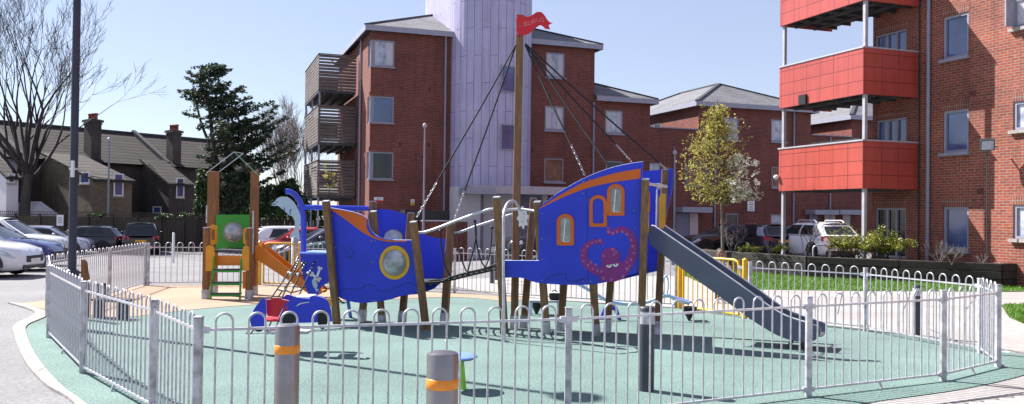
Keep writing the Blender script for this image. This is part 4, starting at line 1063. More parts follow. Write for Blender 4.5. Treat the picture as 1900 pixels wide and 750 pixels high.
# ------------------------------------------------------------------ spinner stool, seesaw, back bench
sp_ = V(((855 - 950) / F * 8.5, 8.5, 0)); stl = thing('spinner_stool', 'small spinner stool with blue disc seat on a lime green stem', 'stool', sp_)
zd = zat(860, 660, 8.5); dsk = sp_ + V((-.03, 0, 0))
mb = MB(); mb.lathe(dsk, [(0, zd - .02), (.2, zd - .02), (.215, zd - .01), (.2, zd + .002), (0, zd + .002)], 28); mb.build('seat', 'blue_edge', stl)
mb = MB(); mb.lathe(dsk, [(.19, zd - .03), (.19, zd - .021)], 28); mb.build('seat_rim', 'trim', stl)
mb = MB(); mb.tube([sp_ + V((.045, 0, 0)), sp_ + V((.02, 0, zd - .02))], .036, 14, .028); mb.build('stem', 'lime', stl)
SY = 14.25
ss = thing('seesaw', 'pale blue curved tube seesaw with blue seats and dark rubber stops behind the ship', 'seesaw', G(1133, 595))
def sw(x, y, Y=SY): return at(*c8(x, y), Y)
mb = MB(); mb.tube(smooth([sw(*p) for p in ((230, 130), (330, 140), (430, 175), (490, 205), (600, 270), (700, 325), (850, 352), (1000, 337), (1130, 292), (1180, 292), (1230, 318), (1330, 345))], 5), .03, 10); mb.build('beam', 'sky_bar', ss)
mb = MB(); mb.tube(smooth([sw(*p) for p in ((1128, 292), (1122, 220), (1130, 160), (1148, 133), (1163, 160), (1165, 220), (1152, 292))], 5), .014, 8); mb.build('handle', 'sky_bar', ss)
mb = MB(); mb.prism([sw(*p) for p in ((1185, 296), (1210, 292), (1352, 335), (1350, 345), (1320, 345))], V((0, .28, 0))); bev(mb.build('seat', 'blue_edge', ss), .01, 2)
mb = MB(); mb.prism([sw(*p) for p in ((672, 375), (720, 345), (770, 372), (805, 470), (775, 470), (750, 400), (700, 400), (665, 478), (632, 478))], V((0, .06, 0))); bev(mb.build('base_frame', 'blue', ss), .005, 1)
for x, y0, y1 in ((1328, 372, 495),):
    c_ = sw(x, y1); c_.z = 0; mb = MB(); z1 = sw(x, y0).z; mb.lathe(c_, [(.015, 0), (.03, .04), (.13, z1 - .03), (.13, z1)], 14); mb.build('rubber_stop', 'black', ss)
bb = thing('bench', 'pale grey framed bench carrying a black bag beyond the ship posts', 'bench', sw(105, 545))
mb = MB(); q0, q1 = sw(95, 332, 14.7), sw(335, 332, 14.7); mb.box((q0 + q1) / 2 + V((0, .15, 0)), ((q1 - q0).length, .36, .035)); mb.build('seat', 'galv_post', bb)
for x in (105, 325):
    p = sw(x, 335, 14.7)
    for dy in (0, .28): mb = MB(); mb.bar(V((p.x, p.y + dy, 0)), V((p.x, p.y + dy, p.z)), .05, .05); mb.build('leg', 'sky_bar', bb)
c_ = sw(148, 420, 14.9); mb = MB(); mb.lathe(V((c_.x, c_.y, 0)), [(.015, 0), (.03, .04), (.10, sw(148, 345, 14.9).z - .02), (.10, sw(148, 345, 14.9).z)], 12)
tag(mb.build('rubber_stop', 'black'), 'dark cone shaped rubber stop under the grey bench', 'rubber stop')
mb = MB(); bx0, bz0, bx1, bz1 = sw(245, 325, 14.8), sw(245, 325, 14.8), sw(330, 325, 14.8), sw(245, 258, 14.8)
cbx = (bx0 + bx1) / 2; zb_ = sw(240, 330, 14.7).z + .018
bag = thing('bag', 'black and white bag resting on the grey bench', 'bag', V((cbx.x, cbx.y + .05, zb_)))
w_ = (bx1 - bx0).length; h_ = bz1.z - zb_
mb = MB(); mb.box(V((cbx.x, cbx.y + .05, zb_ + h_ * .45)), (w_, .18, h_ * .9)); bev(mb.build('body', 'black', bag), .03, 3)
mb = MB(); mb.box(V((cbx.x, cbx.y + .05, zb_ + h_ * .85)), (w_ * .98, .15, h_ * .22)); bev(mb.build('flap', 'white_cloth', bag), .02, 2)
mb = MB(); mb.tube(smooth([V((cbx.x - w_ * .3, cbx.y + .05, zb_ + h_ * .9)), V((cbx.x, cbx.y + .05, zb_ + h_ * 1.2)), V((cbx.x + w_ * .3, cbx.y + .05, zb_ + h_ * .9))], 5), .01, 6); mb.build('strap', 'black', bag)
# ------------------------------------------------------------------ brick apartment blocks
TH = YAW
BX = V((math.cos(TH), math.sin(TH), 0)); BY = V((-math.sin(TH), math.cos(TH), 0))
def BL(x, y, z): return BX * x + BY * y + V((0, 0, z))
FY = 41.3
FO = BL(0, FY, 0)
def fx(px, py=300): return hit(px, py, FO, BY).dot(BX)          # local x of a pixel on the front plane
def fz(px, py): return hit(px, py, FO, BY).z
def facade(mb, O, U, N, u0, u1, z0, z1, holes, depth=.12, open_end=False, mi=0):
    us = sorted({u0, u1, *[h[0] for h in holes], *[h[1] for h in holes]}); zs = sorted({z0, z1, *[h[2] for h in holes], *[h[3] for h in holes]})
    us = [u for u in us if u0 - 1e-6 <= u <= u1 + 1e-6]; zs = [z for z in zs if z0 - 1e-6 <= z <= z1 + 1e-6]
    def P(u, z, d=0): return O + U * u + V((0, 0, z)) - N * d
    flip = U.cross(V((0, 0, 1))).dot(N) < 0
    for i in range(len(us) - 1):
        for j in range(len(zs) - 1):
            uc, zc = (us[i] + us[i + 1]) / 2, (zs[j] + zs[j + 1]) / 2
            if any(h[0] < uc < h[1] and h[2] < zc < h[3] for h in holes): continue
            q = [P(us[i], zs[j]), P(us[i + 1], zs[j]), P(us[i + 1], zs[j + 1]), P(us[i], zs[j + 1])]
            mb.poly(q[::-1] if flip else q, mi)
    for a, b, c, d in holes:
        for (p, q) in (((a, c), (b, c)), ((b, c), (b, d)), ((b, d), (a, d)), ((a, d), (a, c))):
            if abs(p[0] - u0) < 1e-6 and abs(q[0] - u0) < 1e-6: continue
            mb.poly([P(*p), P(*q), P(*q, depth), P(*p, depth)], mi)
def window(root, O, U, N, h, glass='glass', frame='frame', depth=.08, fw=.07, mull=(), sill=None, trans=()):
    u0, u1, z0, z1 = h
    def P(u, z, d): return O + U * u + V((0, 0, z)) - N * d
    mb = MB(); Z = V((0, 0, 1))
    def piece(ua, ub, za, zb, d0=depth - .02, th=.06): mb.box(P((ua + ub) / 2, (za + zb) / 2, d0), (ub - ua, th, zb - za), U, N, Z)
    e = .001
    piece(u0 + e, u0 + fw, z0 + e, z1 - e); piece(u1 - fw, u1 - e, z0 + e, z1 - e); piece(u0 + fw, u1 - fw, z0 + e, z0 + fw); piece(u0 + fw, u1 - fw, z1 - fw, z1 - e)
    for m in mull: uu = u0 + (u1 - u0) * m; piece(uu - fw * .6, uu + fw * .6, z0 + fw, z1 - fw)
    for m in trans: zz = z0 + (z1 - z0) * m; piece(u0 + fw, u1 - fw, zz - fw * .45, zz + fw * .45)
    w = mb.build('window', frame, root)
    mb = MB(); mb.box(P((u0 + u1) / 2, (z0 + z1) / 2, depth + .015), (u1 - u0 - fw, .02, z1 - z0 - fw), U, N, Z); mb.build('pane', glass, w)
    if glass == 'glass_l' and u1 - u0 > .8:
        for sa, sb in ((0, .30), (.68, 1)):
            mb = MB(); ua, ub = u0 + fw + (u1 - u0 - 2 * fw) * sa, u0 + fw + (u1 - u0 - 2 * fw) * sb; n_ = 16
            for q_ in range(n_):
                w0, w1 = ua + (ub - ua) * q_ / n_, ua + (ub - ua) * (q_ + 1) / n_; d0, d1 = depth - .006 + .008 * math.sin(q_ * 1.9), depth - .006 + .008 * math.sin((q_ + 1) * 1.9)
                mb.poly([P(w0, z0 + fw + .02, d0), P(w1, z0 + fw + .02, d1), P(w1, z1 - fw, d1), P(w0, z1 - fw, d0)])
            mb.build('curtain', 'curtain', w)
    if sill:
        mb = MB(); mb.box(P((u0 + u1) / 2, z0 - .045, -.03), (u1 - u0 + .14, .16, .085), U, N, Z); mb.build('sill', sill, w)
    return w
def lintel(root, O, U, N, h, mat, name='lintel', hh=.215):
    u0, u1, z0, z1 = h; mb = MB(); mb.box(O + U * (u0 + u1) / 2 + V((0, 0, z1 + hh / 2 + .002)) + N * .001, (u1 - u0 + .1, .008, hh), U, N, V((0, 0, 1))); mb.build(name, mat, root)
def hole_px(x0, y0, x1, y1):
    xm, ym = (x0 + x1) / 2, (y0 + y1) / 2
    return (fx(x0, ym), fx(x1, ym), fz(xm, y1), fz(xm, y0))
def hip_roof(root, x0, x1, y0, y1, z, pitch, over=.32, mat='slate', ridge=True):
    x0 -= over; x1 += over; y0 -= over; y1 += over
    hw = min(x1 - x0, y1 - y0) / 2; h = hw * math.tan(R(pitch))
    c = [BL(x0, y0, z), BL(x1, y0, z), BL(x1, y1, z), BL(x0, y1, z)]
    if x1 - x0 >= y1 - y0: a, b = BL(x0 + hw, (y0 + y1) / 2, z + h), BL(x1 - hw, (y0 + y1) / 2, z + h); fs = [(c[0], c[1], b, a), (c[1], c[2], b), (c[2], c[3], a, b), (c[3], c[0], a)]; hips = [(c[0], a), (c[1], b), (c[2], b), (c[3], a), (a, b)]
    else: a, b = BL((x0 + x1) / 2, y0 + hw, z + h), BL((x0 + x1) / 2, y1 - hw, z + h); fs = [(c[0], c[1], a), (c[1], c[2], b, a), (c[2], c[3], b), (c[3], c[0], a, b)]; hips = [(c[0], a), (c[1], a), (c[2], b), (c[3], b), (a, b)]
    mb = MB()
    for f in fs: mb.poly(list(f))
    mb.poly(c[::-1]); r = mb.build('roof', mat, root)
    mb = MB()
    for p, q in hips: mb.bar(p + V((0, 0, .02)), q + V((0, 0, .02)), .2, .08)
    mb.build('ridge_tiles', 'ridge', r)
    mb = MB()
    for i in range(4):
        p, q = c[i], c[(i + 1) % 4]; mb.bar(p - V((0, 0, .13)), q - V((0, 0, .13)), .06, .26)
    mb.build('fascia', 'fascia', r)
    return r
def pipe(root, p, z0, z1, r=.055, mat='pipe'):
    mb = MB(); mb.tube([V((p.x, p.y, z0)), V((p.x, p.y, z1))], r, 8); mb.build('downpipe', mat, root)

# --- block with the lilac tower
xa0 = fx(687, 200); xt0 = fx(836, 200); xt1 = fx(981, 200); xa1 = fx(1103, 150); xb1 = fx(1206, 250); xl1 = fx(1296, 260)
ez = fz(760, 63); ezb = fz(1160, 190); lz = fz(1250, 239)
blk = thing('apartment_block', 'red brick apartment block with curved lilac metal stair tower and slatted wooden balconies', 'apartment block', BL(xa0, FY, 0), TH)
H_l = [hole_px(687, 75, 732, 124), hole_px(687, 179, 731, 228), hole_px(687, 282, 730, 333)]
H_l = [(xa0, h[1], h[2], h[3]) for h in H_l]
H_r = [hole_px(1013, 98, 1048, 144), hole_px(1011, 197, 1047, 242), hole_px(1010, 294, 1046, 338)]
H_b = [hole_px(1123, 205, 1156, 248), hole_px(1124, 299, 1156, 344)]
H_k = [hole_px(1194, 302, 1226, 346), hole_px(1272, 307, 1311, 347)]
mb = MB(); D = 10.5; g0 = -.8
facade(mb, FO, BX, -BY, xa0, xt0 + .4, g0, ez, H_l)
facade(mb, FO, BX, -BY, xt1 - .4, xa1, g0, ez, H_r)
SO_ = BL(xa0, FY, 0)
H_s = [(0, .75, h[2], h[3]) for h in H_l]
facade(mb, SO_, BY, -BX, 0, D, g0, ez, H_s)
facade(mb, BL(xa1, FY, 0), BY, BX, 0, D, g0, ez, [])
facade(mb, BL(0, FY + D, 0), BX, BY, xa0, xa1, g0, ez, [])
mb.build('wall', 'brick', blk)
mb = MB()
facade(mb, FO, BX, -BY, xa1, xb1, g0, ezb, H_b); facade(mb, BL(xb1, FY, 0), BY, BX, 0, 9, lz, ezb, [])
mb.build('wing_wall', 'brick', blk)
mb = MB()
facade(mb, FO, BX, -BY, xb1, xl1, g0, lz, H_k[:1])
mb.build('link_wall', 'brick', blk)
mb = MB(); mb.box(BL((xb1 + xl1) / 2, FY + .1, lz + .03), (xl1 - xb1, .36, .06), BX, BY); mb.build('coping', 'pipe', blk)
hip_roof(blk, xa0, xa1, FY, FY + D, ez + .22, 22)
e0, e1_, f0 = ezb + .22, xb1 + .32, FY - .32; wd_ = e1_ - xa1; rise = wd_ * math.tan(R(22))
mb = MB(); ap = BL(xa1 + .005, f0 + wd_, e0 + rise); q = [BL(xa1 + .005, f0, e0), BL(e1_, f0, e0), BL(e1_, FY + 8, e0), BL(xa1 + .005, FY + 8, e0 + rise)]
mb.poly([q[0], q[1], ap]); mb.poly([q[1], q[2], q[3], ap]); wr_ = mb.build('wing_roof', 'slate', blk)
mb = MB(); mb.bar(q[1] + V((0, 0, .02)), ap + V((0, 0, .02)), .2, .08); mb.build('ridge_tiles', 'ridge', wr_)
mb = MB(); mb.bar(q[0] - V((0, 0, .13)), q[1] - V((0, 0, .13)), .06, .26); mb.bar(q[1] - V((0, 0, .13)), q[2] - V((0, 0, .13)), .06, .26); mb.build('fascia', 'fascia', wr_)
for h, g in zip(H_l, ('glass_l', 'glass_b', 'glass')):
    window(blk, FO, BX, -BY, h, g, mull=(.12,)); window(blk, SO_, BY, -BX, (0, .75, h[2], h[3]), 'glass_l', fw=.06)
    lintel(blk, FO, BX, -BY, h, 'brick_sd'); mb = MB(); mb.box(BL((h[0] + h[1]) / 2 - .02, FY - .03, h[2] - .03), (h[1] - h[0] + .1, .16, .06), BX, BY); mb.build('sill', 'frame', blk)
for h, g in zip(H_r, ('glass_l', 'glass_l', 'orange_blind')): window(blk, FO, BX, -BY, h, g, sill='frame'); lintel(blk, FO, BX, -BY, h, 'brick_sd')
for h, g in zip(H_b, ('glass_l', 'glass')): window(blk, FO, BX, -BY, h, g, sill='frame'); lintel(blk, FO, BX, -BY, h, 'brick_sd')
window(blk, FO, BX, -BY, H_k[0], 'glass_l'); lintel(blk, FO, BX, -BY, H_k[0], 'brick_sd')
def fp(px, py, off=.07): return hit(px, py, FO - BY * off, BY)
for px, ya, yb_ in ((826, 66, 400), (1102, 190, 400)): p = fp(px, 200); pipe(blk, p, -.5, fz(px, ya))
p = hit(667, 300, SO_ - BX * .07, BX); pipe(blk, p, -.5, ez)
vb = MB()
for px, py in ((745, 164), (797, 166), (743, 268), (795, 269), (985, 180), (987, 278)): q = fp(px, py, 0); vb.box(q, (.14, .012, .2), BX, BY)
vb.build('vent_bricks', 'vent', blk)
# stair tower: curved front, straight flanks running back
tc = (xt0 + xt1) / 2; tr = (xt1 - xt0) / 2; tz0 = fz(905, 349); tz1 = 15.6
prof_t = [(xt0, FY + 5.5)] + [(tc - tr * math.cos(math.pi * k / 22), FY - tr * .92 * math.sin(math.pi * k / 22)) for k in range(23)] + [(xt1, FY + 5.5)]
mb = MB(); s_ = 0
for (a, b), (c, d) in zip(prof_t[:-1], prof_t[1:]):
    L = math.hypot(c - a, d - b)
    mb.poly([BL(a, b, tz0), BL(c, d, tz0), BL(c, d, tz1), BL(a, b, tz1)], 0, [(tz0, s_), (tz0, s_ + L), (tz1, s_ + L), (tz1, s_)]); s_ += L
mb.poly([BL(a, b, tz1) for a, b in prof_t], 0, [(0, 0)] * len(prof_t)); mb.poly([BL(a, b, tz0) for a, b in prof_t][::-1], 0, [(0, 0)] * len(prof_t))
tw = mb.build('stair_tower', 'metal_clad', blk)
for (x0, y0, x1, y1) in ((933, 123, 957, 172), (931, 231, 955, 279)):
    ang = min([k * .01 for k in range(-20, 150)], key=lambda g: abs((lambda w: 950 + F * w.x / w.y)(BL(tc + tr * math.sin(g), FY - tr * .92 * math.cos(g), 0)) - 941)); O_ = BL(tc + tr * math.sin(ang), FY - tr * .92 * math.cos(ang), 0)
    U_ = BX * math.cos(ang) + BY * math.sin(ang); Nn = BX * math.sin(ang) - BY * math.cos(ang)
    d_ = O_.y; h_ = (-.42, .36, at(944, y1, d_).z, at(944, y0, d_).z)
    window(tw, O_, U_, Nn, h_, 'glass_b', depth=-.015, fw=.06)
mb = MB(); q0 = BL(xt0 - .05, FY + 5.4, 14.2)
# entrance under the tower
mb = MB(); ye = FY + .02
xe0, xe1 = fx(832, 400), fx(1034, 400)
def wallbox(x0, x1, y0, y1, z0, z1, name, mat):
    mb = MB(); mb.box(BL((x0 + x1) / 2, (y0 + y1) / 2, (z0 + z1) / 2), (x1 - x0, y1 - y0, z1 - z0), BX, BY); return mb.build(name, mat, blk)
wallbox(xt0, fx(878, 400), FY - 1.2, FY + .3, g0, tz0, 'entrance_wall', 'render')
wallbox(fx(888, 400), fx(952, 400), FY - .5, FY + .3, g0, tz0, 'entrance_wall', 'render')
wallbox(fx(1000, 400), xt1 + .9, FY - .5, FY + .0, g0, tz0 - .3, 'entrance_wall', 'render')
wallbox(fx(878, 400), fx(888, 400), FY - .8, FY - .1, g0, tz0, 'door_frame', 'pipe')
wallbox(fx(952, 400), fx(1000, 400), FY - .2, FY - .1, g0, tz0 - .3, 'entrance_door', 'door_l')
wallbox(fx(846, 400), fx(1032, 400), FY - 2.3, FY - .55, fz(950, 362), fz(950, 348), 'canopy', 'coping')
wallbox(fx(838, 400), fx(888, 400), FY - 2.7, FY - 1.25, fz(862, 362), fz(862, 351), 'canopy', 'fascia')
mb = MB(); q = fp(884, 372, .9); mb.tube(smooth([q + V((0, 0, -2)), q, q + BX * .1 + V((0, 0, .12)), q + BX * .35 + V((0, 0, .14))], 4), .025, 6); mb.build('bent_pipe', 'pipe', blk)
# slatted wooden balconies on the flank
by0 = (hit(663, 250, SO_, BX) - SO_).dot(BY)
BO = BL(xa0, FY + by0, 0)
bxl = (hit(591, 200, BO, BY) - BO).dot(BX)
PL_ = BO + BX * bxl
byl = (hit(566, 200, PL_, BX) - PL_).dot(BY)
def bzz(py): return hit(592, py, BO, BY).z
rs = random.Random(2)
for k, (yt, yb_) in enumerate(((100, 166), (196, 263), (298, 362))):
    zt, zb = bzz(yt), bzz(yb_)
    mb = MB(); mb.box(BO + BX * (bxl / 2 - .06) + BY * byl / 2 + V((0, 0, zb - .07)), (abs(bxl) - .12, byl, .14), BX, BY); bal = mb.build('balcony', 'soffit', blk)
    n = 11; st = (zt - zb) / n
    for nm, a, d, L in (('slat_panel', BO + BX * bxl, BX, abs(bxl) - .1), ('slat_panel', BO + BX * bxl, BY, byl), ('slat_panel', BO + BX * bxl + BY * byl, BX, abs(bxl) - .1)):
        mb = MB(); x = V((-d.y, d.x, 0))
        for j in range(n):
            z = zb + st * (j + .5); gap = .055 if j in (8, 9) else .02 + rs.uniform(0, .015)
            mb.box(a + d * L / 2 + V((0, 0, z)), (L, .03, st - gap), d, x)
        mb.box(a + d * L / 2 + V((0, 0, zt + .02)), (L + .05, .09, .035), d, x)
        mb.build(nm, 'slat', bal)
    mb = MB()
    for j in range(4): mb.bar(BO + BX * (bxl * (.1 + .25 * j)) + V((0, 0, zb - .2)) , BO + BX * (bxl * (.1 + .25 * j)) + BY * byl + V((0, 0, zb - .2)), .06, .1)
    mb.build('joists', 'soffit', bal)
for dx, dy in ((.06, .06), (.06, byl - .06), (.06, byl * .5)):
    p = BO + BX * (bxl + dx) + BY * dy; mb = MB(); mb.bar(V((p.x, p.y, g0)), V((p.x, p.y, bzz(164))), .09, .09); mb.build('balcony_post', 'pipe', blk)
# wall signs and yard things in front of the block
def wall_sign(label, x0, y0, x1, y1, top, bot, split, ink=True, O=FO - BY * .02):
    p = hit((x0 + x1) / 2, (y0 + y1) / 2, O, BY); w = (hit(x1, y0, O, BY) - hit(x0, y0, O, BY)).length; h = hit(x0, y0, O, BY).z - hit(x0, y1, O, BY).z
    t = thing('wall_sign', label, 'sign', p - V((0, 0, h / 2)), TH)
    for nm, a, b, m in (('upper_panel', split, 1, top), ('lower_panel', 0, split, bot)):
        if b - a < .01: continue
        mb = MB(); mb.box(p + V((0, 0, h * ((a + b) / 2 - .5))), (w, .012, h * (b - a)), BX, BY); mb.build(nm, m, t)
    mb = MB()
    for k in range(5):
        z = h * (-.36 + .17 * k); mb.box(p + V((0, 0, z)) - BY * .008 + BX * w * .03 * (k % 2), (w * (.7 - .12 * (k % 3)), .004, h * .05), BX, BY)
    mb.build('small_print', 'sign_ink' if top == 'white' else 'white', t)
wall_sign('white and red notice fixed to the brick wall under the corner windows', 694, 366, 711, 376, 'white', 'sign_red', .42)
wall_sign('small white and yellow notice on the brick wall beside the lamp column', 762, 370, 769, 381, 'white', 'sign_y', .5)
O2 = BL(0, FY - .02, 0)
wall_sign('plain white notice on the brick wall behind the blossom tree', 1387, 373, 1400, 392, 'white', 'white', .5)
bz = thing('bin_store', 'low red brick bin store with black boards beside the tower entrance', 'bin store', BL(fx(827, 420), FY - 3, 0), TH)
O3 = BL(0, FY - 4, 0)
def q3(px, py): return hit(px, py, O3, BY)
x0, x1 = q3(786, 430).dot(BX), q3(868, 430).dot(BX); z1 = q3(827, 411).z
mb = MB(); mb.box(BL((x0 + x1) / 2, FY - 3.4, z1 / 2 - .3), (x1 - x0, 1.1, z1 + .6), BX, BY); mb.build('wall', 'brick', bz)
mb = MB(); mb.box(BL((x0 + x1) / 2, FY - 3.4, z1 + .02), (x1 - x0 + .06, 1.16, .05), BX, BY); mb.build('coping', 'coping', bz)
a, b = q3(795, 411), q3(843, 393); mb = MB(); mb.box(BL((a.dot(BX) + b.dot(BX)) / 2, FY - 3.2, (a.z + b.z) / 2 + .04), (b.dot(BX) - a.dot(BX), .06, b.z - a.z), BX, BY); mb.build('board', 'black_box', bz)
a, b = q3(758, 412), q3(790, 390); mb = MB(); mb.box(BL((a.dot(BX) + b.dot(BX)) / 2, FY - 2.8, (b.z) / 2 - .3), (b.dot(BX) - a.dot(BX), .9, b.z + .6), BX, BY); mb.build('black_bin', 'black_box', bz)
def column(label, px, ytop, Y, r, head):
    p = at(px, 420, Y); z0 = gz(p.x, p.y); zt = at(px, ytop, Y).z; p.z = z0
    t = thing('lamp_column', label, 'lamp post', p)
    mb = MB(); mb.tube([p, V((p.x, p.y, z0 + 1.2))], r * 1.5, 10); mb.tube([V((p.x, p.y, z0 + 1.2)), V((p.x, p.y, zt - .2))], r, 8, r * .7); mb.build('shaft', 'pipe', t)
    mb = MB()
    if head == 'drum': mb.lathe(V((p.x, p.y, zt - .25)), [(.03, 0), (.09, .03), (.095, .14), (.05, .2), (0, .22)], 12)
    else: mb.ball(V((p.x, p.y, zt - .1)), .13, 10, 8)
    mb.build('lantern', 'post_grey', t)
column('slim grey lamp column with a drum head in front of the tower block wall', 786, 227, 38, .05, 'drum')
column('slim grey lamp column with a pale head standing against the low link wall by the blossom tree', 1251, 277, 38.5, .05, 'drum')
column('thin lamp column with a round white head among the dark terraced houses', 200, 256, 52, .07, 'ball')
wall_pole = None

# --- block behind the blossom tree, and the one after it
def house_block(label, x0, x1, ezz, holes, glasses, xlink, lnk, door=False):
    b = thing('brick_block', label, 'apartment block', BL(x0, FY, 0), TH)
    mb = MB(); D = 12
    facade(mb, FO, BX, -BY, x0, x1, g0, ezz, holes)
    Hs = [(4.2, 6.0, ezz - 2.2, ezz - .55)]
    facade(mb, BL(x0, FY, 0), BY, -BX, .0, D, lz - 2, ezz, Hs)
    facade(mb, BL(x1, FY, 0), BY, BX, 0, D, g0, ezz, [])
    mb.build('wall', 'brick', b)
    hip_roof(b, x0, x1, FY, FY + D, ezz + .22, 23)
    for h, g in zip(holes, glasses): window(b, FO, BX, -BY, h, g, sill='frame'); lintel(b, FO, BX, -BY, h, 'brick_sd')
    window(b, BL(x0, FY, 0), BY, -BX, Hs[0], 'glass', 'white_frame', mull=(.5,))
    if xlink > x1:
        mb = MB(); facade(mb, FO, BX, -BY, x1, xlink, g0, lnk, []); mb.build('link_wall', 'brick', b)
        mb = MB(); mb.box(BL((x1 + xlink) / 2, FY + .1, lnk + .03), (xlink - x1, .36, .06), BX, BY); mb.build('coping', 'pipe', b)
    return b
xc1 = fx(1504, 300); xd0 = fx(1580, 300); xd1 = xd0 + 6.5
ezc = fz(1435, 205)
Hc = [hole_px(1343, 218, 1371, 260), hole_px(1431, 222, 1458, 263), hole_px(1432, 310, 1459, 348), hole_px(1347, 396, 1370, 440), hole_px(1430, 398, 1458, 440)]
b3 = house_block('red brick block with hipped slate roof behind the blossom tree', xl1, xc1, ezc, Hc, ('glass_l', 'glass_l', 'orange_blind', 'glass', 'glass_l'), xd0, fz(1540, 253))
window(b3, FO + BY * 0, BX, -BY, (H_k[1][0], H_k[1][1], H_k[1][2], H_k[1][3]), 'orange_blind', depth=-.02)
for px in (1327, 1473): pipe(b3, fp(px, 300), -.5, ezc)
pipe(b3, fp(1541, 300), -.5, fz(1540, 255))
pipe(blk, fp(1251, 300, .02), -.5, lz - 1, .03)
b4 = house_block('red brick block half hidden behind the red balconies with a pale sunlit flank', xd0, xd1, fz(1590, 222), [], (), xd1, 0)
def onfront(root, x0, y0, x1, y1, name, mat, d=.05, proud=.03):
    a, b = fp(x0, y1, 0), fp(x1, y0, 0); mb = MB(); xa_, xb_ = a.dot(BX), b.dot(BX)
    mb.box(BL((xa_ + xb_) / 2, FY - proud - d / 2, (a.z + b.z) / 2), (xb_ - xa_, d, b.z - a.z), BX, BY); return mb.build(name, mat, root)
onfront(blk, 1253, 396, 1277, 452, 'door', 'door_l'); onfront(b3, 1278, 396, 1294, 452, 'door', 'door_p')
onfront(b3, 1250, 385, 1305, 394, 'door_canopy', 'fascia', .9); onfront(b3, 1493, 390, 1537, 398, 'door_canopy', 'fascia', .9); onfront(b3, 1539, 390, 1585, 398, 'door_canopy', 'fascia', .9)
onfront(b3, 1500, 399, 1516, 455, 'door', 'door_l'); onfront(b3, 1528, 399, 1548, 455, 'door', 'door_p'); onfront(b3, 1562, 399, 1576, 455, 'door', 'door_p')

# --- red-balconied block at the right
C_ = at(1601.7, 175, 24.7); cx_, cy_ = C_.dot(BX), C_.dot(BY)
XW = cx_ + 2.08
WO = BL(XW, 0, 0)
def wy(px, py): return hit(px, py, WO, BX).dot(BY)
def wz(px, py): return hit(px, py, WO, BX).z
def hole_w(x0, y0, x1, y1):
    xm, ym = (x0 + x1) / 2, (y0 + y1) / 2
    a, b = wy(x1, ym), wy(x0, ym); return (a, b, wz(xm, y1), wz(xm, y0))
yend = wy(1619, 230)
rb = thing('apartment_block', 'red brick apartment block with stacked bright red panel balconies', 'apartment block', BL(XW, yend, 0), TH)
Hw = [hole_w(1750, 27, 1797, 107), hole_w(1750, 204, 1797, 283), hole_w(1750, 384, 1797, 464)]
He = [hole_w(1880, -8, 1932, 48), hole_w(1880, 186, 1932, 240), hole_w(1880, 380, 1932, 444)]
Hd = [hole_w(1624, 60, 1682, 125), hole_w(1626, 221, 1682, 290), hole_w(1624, 386, 1681, 478)]
mb = MB(); 
facade(mb, WO, BY, -BX, -2, yend, -.2, 12.2, Hw + He + Hd, .11)
mb.poly([BL(XW, yend, -.2), BL(XW + 9, yend, -.2), BL(XW + 9, yend, 12.2), BL(XW, yend, 12.2)])
mb.poly([BL(XW, -2, 12.2), BL(XW, yend, 12.2), BL(XW + 9, yend, 12.2), BL(XW + 9, -2, 12.2)])
mb.build('wall', 'brick_r', rb)
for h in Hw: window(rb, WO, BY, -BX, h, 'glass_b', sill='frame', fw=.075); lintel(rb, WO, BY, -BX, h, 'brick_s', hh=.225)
for h in He: window(rb, WO, BY, -BX, h, 'glass_l', sill='kerb', fw=.075); lintel(rb, WO, BY, -BX, h, 'brick_s', hh=.225)
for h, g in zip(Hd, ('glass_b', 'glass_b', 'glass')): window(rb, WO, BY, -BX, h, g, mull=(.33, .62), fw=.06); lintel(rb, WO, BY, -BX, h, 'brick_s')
pipe(rb, hit(1722, 240, WO - BX * .07, BX), 0, 12, .055)
pipe(rb, hit(1704, 420, WO - BX * .04, BX), 0, 12, .02, 'trim')
vb = MB()
for px, py in ((1805, 173), (1819, 355)): vb.box(hit(px, py, WO, BX), (.012, .22, .15), BX, BY)
vb.build('vent_bricks', 'vent', rb)
# casement standing open at the top right
h = He[0]; mb = MB(); mb.box(WO + BY * (h[1] - .03) - BX * .14 + V((0, 0, (h[2] + h[3]) / 2)), (.34, .04, h[3] - h[2] - .08), BX, BY); mb.build('open_casement', 'frame', rb)
# balconies
yb1 = cy_ + 3.83; yb0 = cy_ + .0
BW = BL(cx_, 0, 0)
def bpz(px, py): return hit(px, py, BW, BX).z
lev = [(bpz(1445, 355), bpz(1443, 278)), (bpz(1445, 202), bpz(1445, 127)), (bpz(1446, 50), bpz(1446, 50) + 1.22)]
def clad(mb, p, d, L, z0, z1, th, out):
    """a thin slab of cladding with panel joints running from its own corner"""
    a, b = p, p + d * L; q = [a + V((0, 0, z0)), b + V((0, 0, z0)), b + V((0, 0, z1)), a + V((0, 0, z1))]
    uv = [(0, 0), (L, 0), (L, z1 - z0), (0, z1 - z0)]
    if (q[1] - q[0]).cross(q[3] - q[0]).dot(out) < 0: q = q[::-1]; uv = uv[::-1]
    i = [v - out * th for v in q]
    mb.poly(q, 0, uv); mb.poly(i[::-1], 0, uv[::-1])
    for k in range(4): l = (k + 1) % 4; mb.poly([q[l], q[k], i[k], i[l]], 0, [(.3, .2)] * 4)
